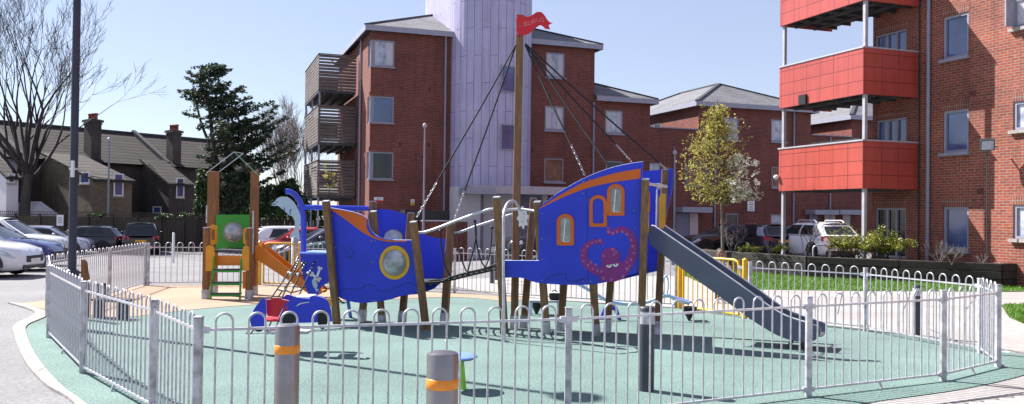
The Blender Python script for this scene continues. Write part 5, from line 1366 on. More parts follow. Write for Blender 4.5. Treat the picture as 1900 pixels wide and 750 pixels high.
for k, (z0, z1) in enumerate(lev):
    mb = MB(); mb.box(BL((cx_ + XW) / 2 + .02, (yb0 + yb1) / 2, z0 + .16), (XW - cx_ - .1, yb1 - yb0 - .1, .1), BX, BY); bal = mb.build('balcony', 'soffit', rb)
    mb = MB(); clad(mb, BL(cx_, yb0, 0), BY, yb1 - yb0, z0, z1, .06, -BX); mb.build('front_panel', 'red_clad', bal)
    mb = MB(); clad(mb, BL(cx_ + .062, yb0, 0), BX, XW - cx_ - .064, z0, z1, .06, -BY); mb.build('side_panel', 'red_clad', bal)
    mb = MB(); clad(mb, BL(cx_ + .062, yb1, 0), BX, XW - cx_ - .064, z0, z1, .06, BY); mb.build('side_panel', 'red_clad', bal)
    mb = MB(); mb.box(BL(cx_ + .03, (yb0 + yb1) / 2, z1 + .025), (.12, yb1 - yb0 + .06, .045), BX, BY); mb.box(BL((cx_ + XW) / 2 + .045, yb0 + .03, z1 + .025), (XW - cx_ - .09, .12, .045), BX, BY); mb.build('coping', 'coping', bal)
    mb = MB()
    for j in range(6): yy = yb0 + .3 + (yb1 - yb0 - .6) * j / 5; mb.bar(BL(cx_ + .1, yy, z0 + .06), BL(XW - .02, yy, z0 + .06), .05, .1)
    for x in (.55, 1.3): mb.bar(BL(cx_ + x, yb0 + .1, z0 + .0), BL(cx_ + x, yb1 - .1, z0 + .0), .06, .09)
    mb.build('joists', 'soffit', bal)
for yy in (yb0 + .06, yb1 - .1):
    for k in range(3):
        za = .1 if k == 0 else lev[k - 1][1] + .05; zb = lev[k][0] + .1
        p = BL(cx_ + .12, yy, 0); mb = MB(); mb.box(V((p.x, p.y, (za + zb) / 2)), (.10, .10, zb - za), BX, BY); mb.build('balcony_post', 'post_grey', rb)
q0 = hit(1491, 185, BW, BX); mb = MB(); mb.box(q0 - BX * .02, (.1, .34, .30), BX, BY); mb.build('vent_box', 'black_box', rb)
mb = MB(); mb.lathe(hit(1444, 329, BW, BX) - BX * .02, [(.02, 0), (.075, .01), (.08, .08), (.05, .13), (0, .14)], 12, BY, V((0, 0, 1)), -BX); tag(mb.build('security_camera', 'white'), 'small white dome security camera at the far corner of the lowest red balcony', 'camera')
# bits of furniture behind the lowest parapet
dk = BL(cx_ + 1.0, yb0 + 1.9, lev[0][0] + .22); ft = thing('garden_table', 'dark garden table just showing above the lowest red balcony parapet', 'table', dk, TH)
zt_ = lev[0][1] + .16
mb = MB(); mb.box(V((dk.x, dk.y, zt_)), (.8, 2.2, .03), BX, BY); mb.build('table_top', 'dark_steel', ft)
for s1 in (-1, 1):
    for s2 in (-1, 1): p = dk + BX * .34 * s1 + BY * .95 * s2; mb = MB(); mb.bar(p, V((p.x, p.y, zt_)), .04, .04); mb.build('leg', 'dark_steel', ft)
# flood light on a thin pole by the wall
FLO = WO - BX * .55
q0 = hit(1832, 272, FLO, BX); fl_ = thing('flood_light', 'square flood light on a thin pole in front of the sunlit brick wall', 'flood light', V((q0.x, q0.y, 0)))
mb = MB(); mb.tube([V((q0.x, q0.y, 0)), V((q0.x, q0.y, q0.z - .05))], .016, 6); mb.build('pole', 'dark_steel', fl_)
mb = MB(); nrm = (-BX * .7 - BY * .75 + V((0, 0, -.35))).normalized(); xx = nrm.cross(V((0, 0, 1))).normalized(); yy = xx.cross(nrm)
mb.box(q0 + V((0, 0, .05)), (.34, .14, .30), xx, nrm, yy); hd = bev(mb.build('housing', 'dark_steel', fl_), .01, 1)
mb = MB(); mb.box(q0 + V((0, 0, .05)) + nrm * .072, (.28, .01, .24), xx, nrm, yy); mb.build('lamp_glass', 'glass_l', hd)
mb = MB(); mb.bar(q0, q0 + BX * .35, .03, .03); mb.build('arm', 'dark_steel', fl_)

# --- timber planter with its shrubs
PT = [(1885, 487, 22.1), (1859, 491, 22.15), (1500, 477, 24.9), (1335, 469, 28.0), (1250, 466, 30.5)]
pl = [at(*p) for p in PT]
plt = thing('timber_planter', 'long dark sleeper wall planter in front of the red balcony block', 'planter', V((pl[2].x, pl[2].y, 0)))
zt_ = .62
for i in range(1, len(pl) - 1):
    a, b = V((pl[i].x, pl[i].y, 0)), V((pl[i + 1].x, pl[i + 1].y, 0)); d = (b - a).normalized(); L = (b - a).length; n = max(1, round(L / 2.4)); x = V((-d.y, d.x, 0))
    for j in range(n):
        for k in range(3):
            sh = .0 if k % 2 == 0 else .0
            c = a + d * (L * (j + .5) / n); z = .10 + .207 * k
            mb = MB(); mb.box(V((c.x, c.y, z)) + x * .004 * ((j + k) % 2), (L / n - .012, .2, .2), d, x); bev(mb.build('sleeper', 'sleeper', plt), .012, 1)
a = V((pl[1].x, pl[1].y, 0)); e_ = a + BX * 1.05
for k in range(3): mb = MB(); mb.box((a + e_) / 2 + V((.0, .1, .10 + .207 * k)), ((e_ - a).length, .2, .2), BX, BY); bev(mb.build('sleeper', 'sleeper', plt), .012, 1)
mb = MB(); tops = [V((p.x, p.y + .1, .54)) for p in pl[1:]]; back = [p + V((1.9, 1.6, 0)) for p in tops[::-1]]; mb.poly(tops[::-1] + back[::-1]) if False else None
mb = MB()
for p, q in zip(tops[:-1], tops[1:]): mb.poly([p, p + V((.9, 1.5, 0)), q + V((.9, 1.5, 0)), q])
mb.build('soil', 'soil', plt)
# ------------------------------------------------------------------ plants
def leaves(mb, c, rx, n, size, rnd, flat=0.0):
    for _ in range(n):
        d = V((rnd.gauss(0, 1), rnd.gauss(0, 1), rnd.gauss(0, 1))).normalized() * (rnd.random() ** .45)
        mb.leaf(V(c) + V((d.x * rx[0], d.y * rx[1], d.z * rx[2])), size * rnd.uniform(.6, 1.4), rnd, flat)
def grow(mb, p, d, L, r, lev, rnd, spread=.5, up=.12, kids=3, ends=None, minr=.006, shrink=.72, segs=4, nside=5):
    pts = [V(p)]; d = V(d).normalized(); rad = [r]
    for i in range(segs):
        d = (d + V((rnd.gauss(0, .09), rnd.gauss(0, .09), rnd.gauss(0, .06) + up * .25))).normalized()
        pts.append(pts[-1] + d * L / segs); rad.append(r * (1 - .42 * (i + 1) / segs))
    mb.tube(pts, rad, nside if r > .03 else 3, cap=False)
    if lev == 0:
        if ends is not None: ends.append((pts[-1], d)); ends.append((pts[len(pts) // 2], d))
        return
    n = kids if isinstance(kids, int) else rnd.randint(*kids)
    for k in range(n):
        t = 1.0 if k == 0 else rnd.uniform(.35, 1.0)
        i = min(segs, max(1, int(t * segs + .5))); b = pts[i]
        ax = d.orthogonal().normalized(); ax = Matrix.Rotation(rnd.uniform(0, 6.28), 3, d) @ ax
        a = rnd.uniform(.35, 1.0) * spread * (.45 if k == 0 else 1)
        nd = (d * math.cos(a) + ax * math.sin(a)).normalized(); nd = (nd + V((0, 0, up))).normalized()
        grow(mb, b, nd, L * rnd.uniform(shrink - .12, shrink + .1), max(minr, rad[i] * rnd.uniform(.55, .8)), lev - 1, rnd, spread, up, kids, ends, minr, shrink, segs, nside)
# big bare tree at the left
def bare_tree(label, px, Y, r0, fork, seed, lev=6, L=4.2, mat='twig', bark='bark', stems=6, spread=.5, up=.2, minr=.011, tilt=.38, kids=(2, 3)):
    rnd = random.Random(seed); p = at(px, 400, Y); p.z = gz(p.x, p.y) - .05
    t = thing('bare_tree', label, 'tree', p)
    mb = MB(); k = [p, p + V((.03, 0, fork * .35)), p + V((.08, .05, fork * .7)), p + V((.12, .05, fork))]
    mb.tube(smooth(k, 3), [r0 * (1.25 if i == 0 else 1 - .03 * i) for i in range(10)], 10); mb.build('trunk', bark, t)
    mb = MB(); top = k[-1]
    for i in range(stems):
        a = 6.283 * i / stems + rnd.uniform(-.3, .3); tl = rnd.uniform(tilt * .35, tilt * 1.35)
        grow(mb, top - V((0, 0, rnd.uniform(.0, fork * .30))), V((math.cos(a) * math.sin(tl), math.sin(a) * math.sin(tl), math.cos(tl))), L * rnd.uniform(.85, 1.15), r0 * rnd.uniform(.30, .48), lev, rnd, spread, up, kids, None, minr)
    mb.build('crown', mat, t)
    return t
bare_tree('large bare tree with a thick dark trunk behind the boarded fence', 44, 51, .34, 4.9, 7, 6, 4.0, stems=11, spread=.66, up=.12, tilt=.46, kids=(2, 3), minr=.011)
bare_tree('pale bare birch standing right beside the conifer', 517, 60, .14, 3.2, 4, 5, 2.3, 'twig_l', 'bark_l', 6, .5, .16, .011, .30, (3, 3))
bare_tree('pale bare birch close against the wooden balconies', 553, 60, .12, 2.8, 9, 5, 2.2, 'twig_l', 'bark_l', 6, .5, .14, .011, .30, (3, 3))
# conifer
def conifer():
    rnd = random.Random(21); p = at(408, 400, 50); p.z = gz(p.x, p.y)
    t = thing('conifer_tree', 'dark ragged conifer with layered boughs behind the slide tower', 'tree', p)
    tr = MB(); lf = MB()
    def P(px, py, dy=0): return at(px, py, 50 + dy)
    stems = [([(398, 420), (399, 330), (392, 230), (378, 132)], .26, 0), ([(425, 420), (424, 330), (418, 240), (404, 140)], .2, .8), ([(440, 420), (452, 330), (446, 240), (432, 178)], .18, -.6), ([(404, 300), (374, 230), (358, 160)], .12, .4)]
    for pts, r, dy in stems:
        sp = smooth([P(a, b, dy) for a, b in pts], 6); tr.tube(sp, r, 7, .03)
    def bough(b, d, L):
        d = d.normalized(); n = max(4, int(L / .28)); pp = [b]
        for i in range(n):
            d = (d + V((0, 0, .035)) + V((rnd.gauss(0, .05), rnd.gauss(0, .05), rnd.gauss(0, .03)))).normalized(); pp.append(pp[-1] + d * L / n)
        tr.tube(pp, .035, 4, .01, cap=False)
        side = d.cross(V((0, 0, 1))).normalized()
        for i, q in enumerate(pp[1:]):
            f = (i + 1) / n
            if f < .22: continue
            w = .62 * (1.15 - f) + .14
            for s in (-1, 1):
                for m in range(3):
                    c = q + side * s * w * (m + .6) / 3 + V((0, 0, rnd.gauss(.02, .05)))
                    if rnd.random() < .2: continue
                    leaves(lf, c, (.19, .19, .09), 8, .095, rnd, .5)
            leaves(lf, q + d * .1, (.2, .2, .11), 6, .10, rnd, .4)
    # (pixel height, left reach, right reach) of the silhouette
    def reach(py):
        tab = [(128, 6, 10), (145, 26, 34), (165, 44, 52), (190, 46, 58), (215, 42, 74), (240, 52, 112), (265, 46, 122), (290, 34, 126), (315, 30, 124), (340, 26, 108), (365, 22, 84)]
        for (a, l0, r0), (b, l1, r1) in zip(tab[:-1], tab[1:]):
            if a <= py <= b: f = (py - a) / (b - a); return l0 + (l1 - l0) * f, r0 + (r1 - r0) * f
        return 20, 30
    py = 130
    while py < 372:
        l, r = reach(py); cx = 385 + (py - 130) * .10
        for k in range(3 if py < 190 else 5):
            a = rnd.uniform(0, 6.283); ca = math.cos(a); L = (r if ca > 0 else l) / F * 50 * (.45 + .55 * abs(ca)) * rnd.uniform(.45, 1.15) + .25
            if py > 215 and ca < -.15 and rnd.random() < .62: continue
            if rnd.random() < .15: continue
            sx = cx + rnd.choice((-6, 10, 24)) if py > 200 else cx + rnd.choice((-8, 0, 14))
            up_ = .55 if py < 160 else (.25 if py < 220 else .05)
            bough(P(sx, py, rnd.uniform(-.5, .5)), V((ca, math.sin(a), rnd.uniform(-.1, .2) + up_)), L)
        py += 6.5
    for sx, sy in ((378, 140), (404, 150), (432, 182), (360, 165), (372, 150), (392, 155)):
        for k in range(9): leaves(lf, P(sx, sy + k * 7 - 8), (.13 + .04 * k, .13 + .04 * k, .18), 12, .095, rnd, .2)
    tr.build('trunk', 'bark', t); lf.build('crown', 'conifer', t)
conifer()
def bush(name, label, cat, blobs, mat, leaf, n, seed, Y, depth=1.2, group=None, stems=True, base=None):
    rnd = random.Random(seed); lf = MB(); st = MB(); c0 = at(blobs[0][0], blobs[0][1], Y); z0 = base if base is not None else gz(c0.x, c0.y)
    t = thing(name, label, cat, V((c0.x, c0.y, z0)), 0, group)
    for (px, py, rx, ry) in blobs:
        c = at(px, py, Y); s = Y / F; w, h = rx * s, ry * s
        for k in range(max(3, int(n / 40))):
            d = V((rnd.gauss(0, 1), rnd.gauss(0, 1), rnd.gauss(0, 1))).normalized() * (rnd.random() ** .4)
            q = c + V((d.x * w, d.y * depth * .5, d.z * h)); leaves(lf, q, (w * .28 + .05, w * .28 + .05, h * .28 + .05), 40, leaf, rnd)
            if rnd.random() < .35: st.tube([V((c0.x + (c.x - c0.x) * .8 + rnd.gauss(0, .1), c0.y + rnd.gauss(0, .1), z0)), q.lerp(V((c.x, c.y, z0)), .4), q], .012, 4, .005, cap=False)
    if st.v: st.build('stems', 'twig', t)
    lf.build('foliage', mat, t)
bush('ivy_bush', 'dark ivy bush rising between the houses and the conifer trunk', 'bush', [(374, 360, 10, 36), (368, 385, 12, 20), (385, 345, 8, 28), (372, 330, 7, 18)], 'ivy', .085, 520, 31, 48.5)
bush('evergreen_bush', 'broad dark evergreen bush behind the slide tower posts', 'bush', [(425, 370, 34, 34), (460, 360, 30, 30), (440, 340, 28, 18), (490, 368, 22, 30), (410, 390, 30, 20)], 'conifer', .11, 1000, 32, 49)
bush('evergreen_bush', 'wide dark bush low behind the white car and the dolphin', 'bush', [(505, 388, 26, 18), (530, 392, 26, 14), (560, 394, 26, 14), (470, 392, 24, 16), (590, 396, 20, 12)], 'ivy', .10, 700, 35, 47.6)
bush('evergreen_bush', 'shaded dark bush below the bare birches by the balconies', 'bush', [(525, 368, 30, 26), (552, 380, 26, 24), (500, 372, 24, 30), (530, 348, 20, 14), (480, 380, 20, 22)], 'ivy', .13, 1300, 33, 50)
bush('ivy_bush', 'low sunlit ivy spilling over the wooden fence below the terraced houses', 'bush', [(320, 402, 22, 7), (352, 400, 18, 9), (290, 402, 14, 4), (180, 397, 16, 4)], 'ivy', .07, 220, 34, 49.2)
# shrubs in the planter
rnd = random.Random(44)
def shrub(label, px, py, rx, ry, Y, n, seed, mat='shrub', leaf=.035):
    bush('planter_shrub', label, 'shrub', [(px, py, rx, ry), (px - rx * .5, py + ry * .35, rx * .6, ry * .6), (px + rx * .5, py + ry * .3, rx * .6, ry * .6)], mat, leaf, n, seed, Y, .7, 'shrubs in the timber planter', True, .54)
shrub('largest yellow green shrub in the planter, in front of the white car', 1580, 444, 38, 28, 24.9, 1000, 51)
shrub('yellow green shrub in the planter right at the balcony post', 1632, 446, 32, 26, 24.4, 800, 52)
shrub('thin sprig of a shrub in the planter in front of the patio door', 1674, 448, 20, 20, 24.0, 180, 53)
shrub('low green shrub in the planter below the dark blue car', 1392, 460, 24, 8, 27.2, 170, 54)
shrub('small loose green shrub in front of the number plate of the dark car', 1445, 458, 14, 8, 26.3, 70, 55)
def twigs(label, px, py, h, Y, seed, lev=3, w=.5):
    rnd = random.Random(seed); p = at(px, py, Y); p.z = .54; t = thing('bare_shrub', label, 'shrub', p, 0, 'bare shrubs in the timber planter'); mb = MB()
    for k in range(5): a = rnd.uniform(0, 6.28); grow(mb, p, V((math.cos(a) * w, math.sin(a) * w, 1)), h * .45, .012, lev, rnd, .8, .1, 3, None, .004, .7, 3)
    mb.build('branches', 'twig_l' if seed % 2 else 'twig', t)
twigs('bare twiggy shrub under the trunk of the blossom tree', 1360, 470, .95, 27.4, 61); twigs('dark bare twiggy shrub between the dark blue and white cars', 1492, 474, 1.1, 25.3, 62)
twigs('bare twiggy shrub below the ground floor window, beside the downpipe', 1743, 480, .62, 22.9, 63); twigs('bare twiggy shrub directly below the middle of the ground floor window', 1766, 480, .6, 22.7, 65); twigs('smallest bare twiggy shrub, at the planter end by the flood light pole', 1822, 486, .35, 22.4, 67, 2)
twigs('bare hedge stump in front of the bumper of the dark navy car', 1428, 472, .45, 26.2, 69, 2, .9); twigs('bare spindly shrub beside the foot of the far balcony post', 1478, 474, .5, 25.5, 71, 2, .9)
# young tree with yellow green leaves and white blossom
def spring_tree():
    rnd = random.Random(77); Y = 27.6; p = at(1341, 470, Y); p.z = .5
    t = thing('blossom_tree', 'young tree with yellow green leaves and a low patch of white blossom', 'tree', p)
    tr = MB(); top = at(1336, 330, Y)
    tr.tube(smooth([p, at(1340, 420, Y), at(1338, 370, Y), top, at(1333, 270, Y), at(1331, 185, Y)], 4), .055, 8, .012); 
    br = MB(); lf = MB(); bl = MB(); s = Y / F
    # crown outline in pixels: (height, half width left, half width right)
    tab = [(176, 10, 12), (200, 38, 34), (225, 52, 44), (255, 70, 58), (285, 82, 64), (305, 80, 68), (325, 66, 70), (345, 42, 60), (365, 20, 48)]
    def hw(py):
        for (a, l0, r0), (b, l1, r1) in zip(tab[:-1], tab[1:]):
            if a <= py <= b: f = (py - a) / (b - a); return l0 + (l1 - l0) * f, r0 + (r1 - r0) * f
        return 12, 14
    for k in range(135):
        py = rnd.uniform(178, 352); l, r = hw(py); a = rnd.uniform(0, 6.283); ca = math.cos(a); L = (r if ca > 0 else l) * s * rnd.uniform(.6, 1.2)
        d = V((ca, math.sin(a), rnd.uniform(.15, .5))); st = at(1334, min(372, py + 22 + L / s * .35), Y); b = st; pp = [b]; d = d.normalized(); n = 6
        for i in range(n): d = (d + V((rnd.gauss(0, .12), rnd.gauss(0, .12), rnd.gauss(.01, .08)))).normalized(); pp.append(pp[-1] + d * L / n)
        br.tube(pp, .012, 4, .004, cap=False)
        for i, q in enumerate(pp[2:]):
            for m in range(2):
                e = q + V((rnd.gauss(0, .12), rnd.gauss(0, .12), rnd.gauss(0, .1))); br.tube([q, e], .005, 3, .003, cap=False)
                scx = (e.x / e.y) * F + 950; scy = 401 - (e.z - EYE) / e.y * F
                if scx > 1352 and scy > 285 and rnd.random() < .55 or scx > 1375 and scy > 300:
                    leaves(bl, e, (.085, .085, .08), 14, .03, rnd)
                else: leaves(lf, e, (.12, .12, .08), 5, .036, rnd)
    for k in range(38):
        px, py = rnd.uniform(1350, 1408), rnd.uniform(285, 372)
        if px > 1390 and py > 345: continue
        e = at(px, py, Y + rnd.uniform(-.4, .4)); br.tube([at(1340, py + 15, Y), e.lerp(at(1340, py, Y), .4) + V((0, 0, -.05)), e], .009, 4, .004, cap=False); leaves(bl, e, (.11, .11, .12), 24, .03, rnd)
    tr.build('trunk', 'bark_l', t); br.build('branches', 'twig', t); lf.build('crown', 'spring', t); bl.build('blossom', 'blossom', t)
spring_tree()
def sapling():
    rnd = random.Random(5); Y = 33; p = at(607, 460, Y); p.z = gz(p.x, p.y); t = thing('sapling', 'thin young sapling with a few pale leaves in front of the slatted balconies', 'tree', p)
    mb = MB(); mb.tube(smooth([p, at(609, 400, Y), at(611, 350, Y), at(615, 315, Y)], 4), .022, 6, .008); lf = MB()
    for k in range(14):
        e = at(rnd.uniform(602, 626), rnd.uniform(308, 345), Y + rnd.uniform(-.2, .2)); mb.tube([at(612, 348, Y), e], .008, 3, .004, cap=False); leaves(lf, e, (.10, .10, .09), 12, .035, rnd)
    for k in range(5): e = at(rnd.uniform(600, 640), rnd.uniform(270, 312), Y); mb.tube([at(613, 345, Y), e], .007, 3, .003, cap=False)
    mb.build('trunk', 'twig', t); lf.build('crown', 'spring', t)
sapling()

# ------------------------------------------------------------------ terraced houses at the left
HD = V((.57, .82, 0)).normalized(); HE = V((HD.y, -HD.x, 0))           # along the row; towards us
hth = math.atan2(HD.y, HD.x)
R0 = at(190, 243, 63)                                                   # a point on the ridge
RZ = R0.z
def HP(d, e, z): return V((R0.x, R0.y, 0)) + HD * d + HE * e + V((0, 0, z))
def hd_ridge(px): 
    # position along the row where the ridge crosses this column
    w = ray(px, 245); n = V((w.y, -w.x, 0)); b = V((R0.x, R0.y, 0)); return -(b.dot(n)) / HD.dot(n)
EV = 4.4; EZ = RZ - 3.1; hg = -.7
def on(px, py, O, N): return hit(px, py, O, N)
d_edges = [hd_ridge(-60), hd_ridge(84), hd_ridge(247), hd_ridge(375)]
def outrigger_d(px, e_): # along-row coordinate of a column on the plane e = e_
    O = HP(0, e_, 0); q = hit(px, 350, O, HE); return (q - HP(0, 0, 0)).dot(HD)
OUT = EV + 3.6
def terraced(label, d0, d1, wallm, outm, ow, win, chim, parapet=True):
    t = thing('terraced_house', label, 'house', HP((d0 + d1) / 2, EV, hg), hth)
    mb = MB(); mb.box(HP((d0 + d1) / 2, 0, (EZ + hg) / 2), (d1 - d0 - .02, EV * 2 - .3, EZ - hg), HD, -HE); mb.poly([HP(d1 - .02, EV - .15, EZ), HP(d1 - .02, -EV + .15, EZ), HP(d1 - .02, 0, RZ - .1)]); mb.build('wall', wallm, t)
    mb = MB(); th = V((0, 0, -.12))
    for s in (1, -1):
        q = [HP(d0, 0, RZ), HP(d1, 0, RZ), HP(d1, s * (EV + .25), EZ - .17), HP(d0, s * (EV + .25), EZ - .17)]; q = q[::-1] if s == -1 else q
        mb.poly(q[::-1]); mb.poly([v + th for v in q])
    rf = mb.build('roof', 'tile', t)
    mb = MB(); mb.bar(HP(d0, 0, RZ + .04), HP(d1, 0, RZ + .04), .22, .14); mb.build('ridge_tiles', 'ridge', rf)
    mb = MB(); mb.bar(HP(d1, .0, RZ + .12), HP(d1, EV + .2, EZ - .02), .3, .34); mb.build('party_parapet', 'ridge', t)
    # rear outrigger with a lean-to roof falling away from us along the row
    a, b = ow
    oz0 = EZ - .15; oz1 = EZ - 1.55
    mb = MB()
    pa = [HP(a, EV - .2, hg), HP(a, OUT, hg), HP(a, OUT, oz1), HP(a, EV + 1.0, oz0), HP(a, EV - .2, oz0)]
    pb = [p + HD * (b - a) for p in pa]
    mb.poly(pa); mb.poly(pb[::-1]); mb.poly([pa[1], pb[1], pb[2], pa[2]]); o = mb.build('outrigger', outm, t)
    mb = MB(); up = V((0, 0, .07))
    q = [HP(a - .12, OUT + .2, oz1 - .05), HP(b + .1, OUT + .2, oz1 - .05), HP(b + .1, EV - .1, oz0 + .35), HP(a - .12, EV - .1, oz0 + .35)]
    mb.poly([v + up for v in q]); mb.poly([v - up for v in q][::-1])
    for i in range(4): mb.poly([q[i] - up, q[(i + 1) % 4] - up, q[(i + 1) % 4] + up, q[i] + up])
    mb.build('outrigger_roof', 'tile', t)
    mb = MB(); mb.bar(q[0] - V((0, 0, .05)), q[1] - V((0, 0, .05)), .1, .1); mb.build('gutter', 'trim', t)
    def win_end(d, z0, z1, w):
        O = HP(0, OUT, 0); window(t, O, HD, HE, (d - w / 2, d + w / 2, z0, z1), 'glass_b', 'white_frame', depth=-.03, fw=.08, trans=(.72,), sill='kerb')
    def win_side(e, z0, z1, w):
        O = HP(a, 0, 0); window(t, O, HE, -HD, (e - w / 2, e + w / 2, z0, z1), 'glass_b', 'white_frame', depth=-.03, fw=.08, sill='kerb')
    for kind, p, z0, z1, w in win: (win_end if kind == 'end' else win_side)(p, z0, z1, w)
    if chim:
        d, e, w, l, z0, z1, npots = chim
        mb = MB(); mb.box(HP(d, e, (z0 + z1) / 2), (l, w, z1 - z0), HD, -HE); mb.box(HP(d, e, z1 - .12), (l + .22, w + .22, .16), HD, -HE); mb.box(HP(d, e, z1 - .3), (l + .1, w + .1, .1), HD, -HE); c = mb.build('chimney', 'brick_dark', t)
        for k in range(npots):
            mb = MB(); f = (k + .5) / npots - .5; mb.lathe(HP(d, e + f * (w + .1), z1 - .04), [(.13, 0), (.12, .35), (.15, .36), (.15, .45), (.10, .46)], 10); mb.build('chimney_pot', 'terracotta', c)
    return t
EZ = RZ - 2.4
def place_house(label, px0, px1, wallm, outm, pa, pb, out, win, chim):
    global OUT
    OUT = EV + out
    d0, d1 = hd_ridge(px0), hd_ridge(px1)
    a, b = outrigger_d(pa, OUT), outrigger_d(pb, OUT)
    W = []
    for kind, x0, y0, x1, y1 in win:
        O, N, U = (HP(0, OUT, 0), HE, HD) if kind == 'end' else (HP(a, 0, 0), HD, HE)
        B = HP(0, 0, 0)
        p, q = hit(x0, (y0 + y1) / 2, O, N), hit(x1, (y0 + y1) / 2, O, N); u0, u1 = (p - B).dot(U), (q - B).dot(U)
        xm = (x0 + x1) / 2; W.append((kind, (u0 + u1) / 2, hit(xm, y1, O, N).z, hit(xm, y0, O, N).z, abs(u1 - u0)))
    return terraced(label, d0, d1, wallm, outm, (a, b), W, chim)
def cz(px, py, d, e):
    p = HP(d, e, 0); return at(px, py, p.y).z
def dcol(px, e): return (hit(px, 300, HP(0, e, 0), HE) - HP(0, 0, 0)).dot(HD)
e1 = EV - .6; d1c = dcol(171, e1); d2c = dcol(322, e1)
place_house('pale rendered terraced house behind the trunk of the big bare tree', -95, -25, 'render', 'render', 12, 34, 3.4, [('end', 14, 322, 27, 340)], None)
place_house('sooty terraced house with the bigger chimney and a tan brick rear extension', -25, 247, 'brick_dark', 'brick_old', 172, 245, 6.0, [('end', 210, 322, 228, 364), ('side', 150, 319, 168, 341)], (d1c, e1, .95, .7, EZ - 1.2, cz(171, 222, d1c, e1), 3))
place_house('dark terraced house with four red chimney pots beside the conifer', 247, 420, 'brick_dark', 'brick_dark', 313, 356, 3.3, [('end', 326, 330, 341, 367), ('side', 246, 318, 257, 356), ('side', 285, 383, 300, 396)], (d2c, e1, .8, .7, EZ - 1.2, cz(322, 242, d2c, e1), 4))
# tent
tp0 = at(50, 396, 53); zt0 = gz(tp0.x, tp0.y); tn = thing('garden_tent', 'white canvas tent roof showing above the wooden fence', 'tent', V((tp0.x, tp0.y, zt0)))
def tq(px, py, Y): return at(px, py, Y)
mb = MB()
A1, A2 = tq(20, 374, 55), tq(76, 374, 53); Bl, Br = tq(-12, 396, 53.5), tq(57, 396, 51.5); Cr = tq(108, 397, 53)
mb.poly([Bl, Br, A2, A1]); mb.poly([Br, Cr, A2])
lowv = lambda p: V((p.x, p.y, zt0))
mb.build('roof', 'tent', tn); mb = MB(); mb.poly([lowv(Bl), lowv(Br), Br, Bl]); mb.poly([lowv(Br), lowv(Cr), Cr, Br]); mb.build('side_wall', 'tent', tn)
# boarded fence at the back of the car park
wf = thing('board_fence', 'long dark boarded fence behind the parked cars below the terraced houses', 'fence', at(190, 460, 49.5))
FP = [(-60, 50.0), (120, 49.6), (300, 49.2), (470, 48.6), (640, 48.2)]
for (xa, Ya), (xb, Yb) in zip(FP[:-1], FP[1:]):
    a, b = at(xa, 400, Ya), at(xb, 400, Yb); a.z = b.z = 0; n = 4; 
    for k in range(n):
        p, q = a.lerp(b, k / n), a.lerp(b, (k + 1) / n); z0 = gz(p.x, p.y); d = (q - p).normalized(); x = V((-d.y, d.x, 0)); L = (q - p).length
        mb = MB(); m = max(4, int(L / .16))
        for j in range(m): mb.box(p + d * L * (j + .5) / m + V((0, 0, z0 + .95)) + x * .012 * (j % 2), (L / m - .012, .022, 1.9), d, x)
        mb.box((p + q) / 2 + V((0, 0, z0 + 1.97)), (L, .05, .04), d, x); mb.build('board_panel', 'fencewood', wf)
        if xa < 300:
            mb = MB()
            for j in range(int(L / .12)): mb.box(p + d * (.06 + .12 * j) + V((0, 0, z0 + 2.06)), (.02, .02, .16), d, x)
            mb.box((p + q) / 2 + V((0, 0, z0 + 2.15)), (L, .03, .03), d, x); mb.build('trellis', 'fencewood', wf)
        mb = MB(); mb.bar(V((p.x, p.y, z0)) - x * .05, V((p.x, p.y, z0 + 2.05)) - x * .05, .1, .1); mb.build('post', 'fencewood', wf)
def board_sign(label, x0, y0, x1, y1, Y):
    a, b = at(x0, y1, Y), at(x1, y0, Y); mb = MB(); mb.box(V(((a.x + b.x) / 2, Y, (a.z + b.z) / 2)), (b.x - a.x, .02, b.z - a.z))
    t = thing('notice_board', label, 'sign', V(((a.x + b.x) / 2, Y, a.z))); mb.build('panel', 'white', t)
    mb = MB()
    for k in range(4): mb.box(V(((a.x + b.x) / 2, Y - .013, a.z + (b.z - a.z) * (.3 + .15 * k))), ((b.x - a.x) * .6, .003, (b.z - a.z) * .05))
    mb.build('small_print', 'sign_ink', t)
board_sign('white notice board on the dark fence behind the silver car', 105, 399, 118, 419, 49.0)

# ------------------------------------------------------------------ cars
TYPES = {
 # stations: (x from nose, half width at shoulder, z bonnet/belt line, roofline z or None)
 'hatch':  dict(L=4.2, W=1.76, H=1.47, bonnet=(.0, .58, .16, .72, 1.05, .93), cowl=1.15, roof0=1.85, roof1=3.55, tail=4.12, belt=.93, tailz=.98),
 'saloon': dict(L=4.6, W=1.80, H=1.44, bonnet=(.0, .58, .16, .72, 1.15, .92), cowl=1.25, roof0=2.05, roof1=3.25, tail=4.0, belt=.93, tailz=1.0),
 'suv':    dict(L=4.4, W=1.84, H=1.58, bonnet=(.0, .68, .15, .84, 1.0, 1.04), cowl=1.1, roof0=1.75, roof1=3.72, tail=4.34, belt=1.02, tailz=1.06),
 'mpv':    dict(L=4.4, W=1.80, H=1.70, bonnet=(.0, .72, .14, .90, .9, 1.02), cowl=.95, roof0=1.75, roof1=4.0, tail=4.34, belt=1.0, tailz=1.05),
}
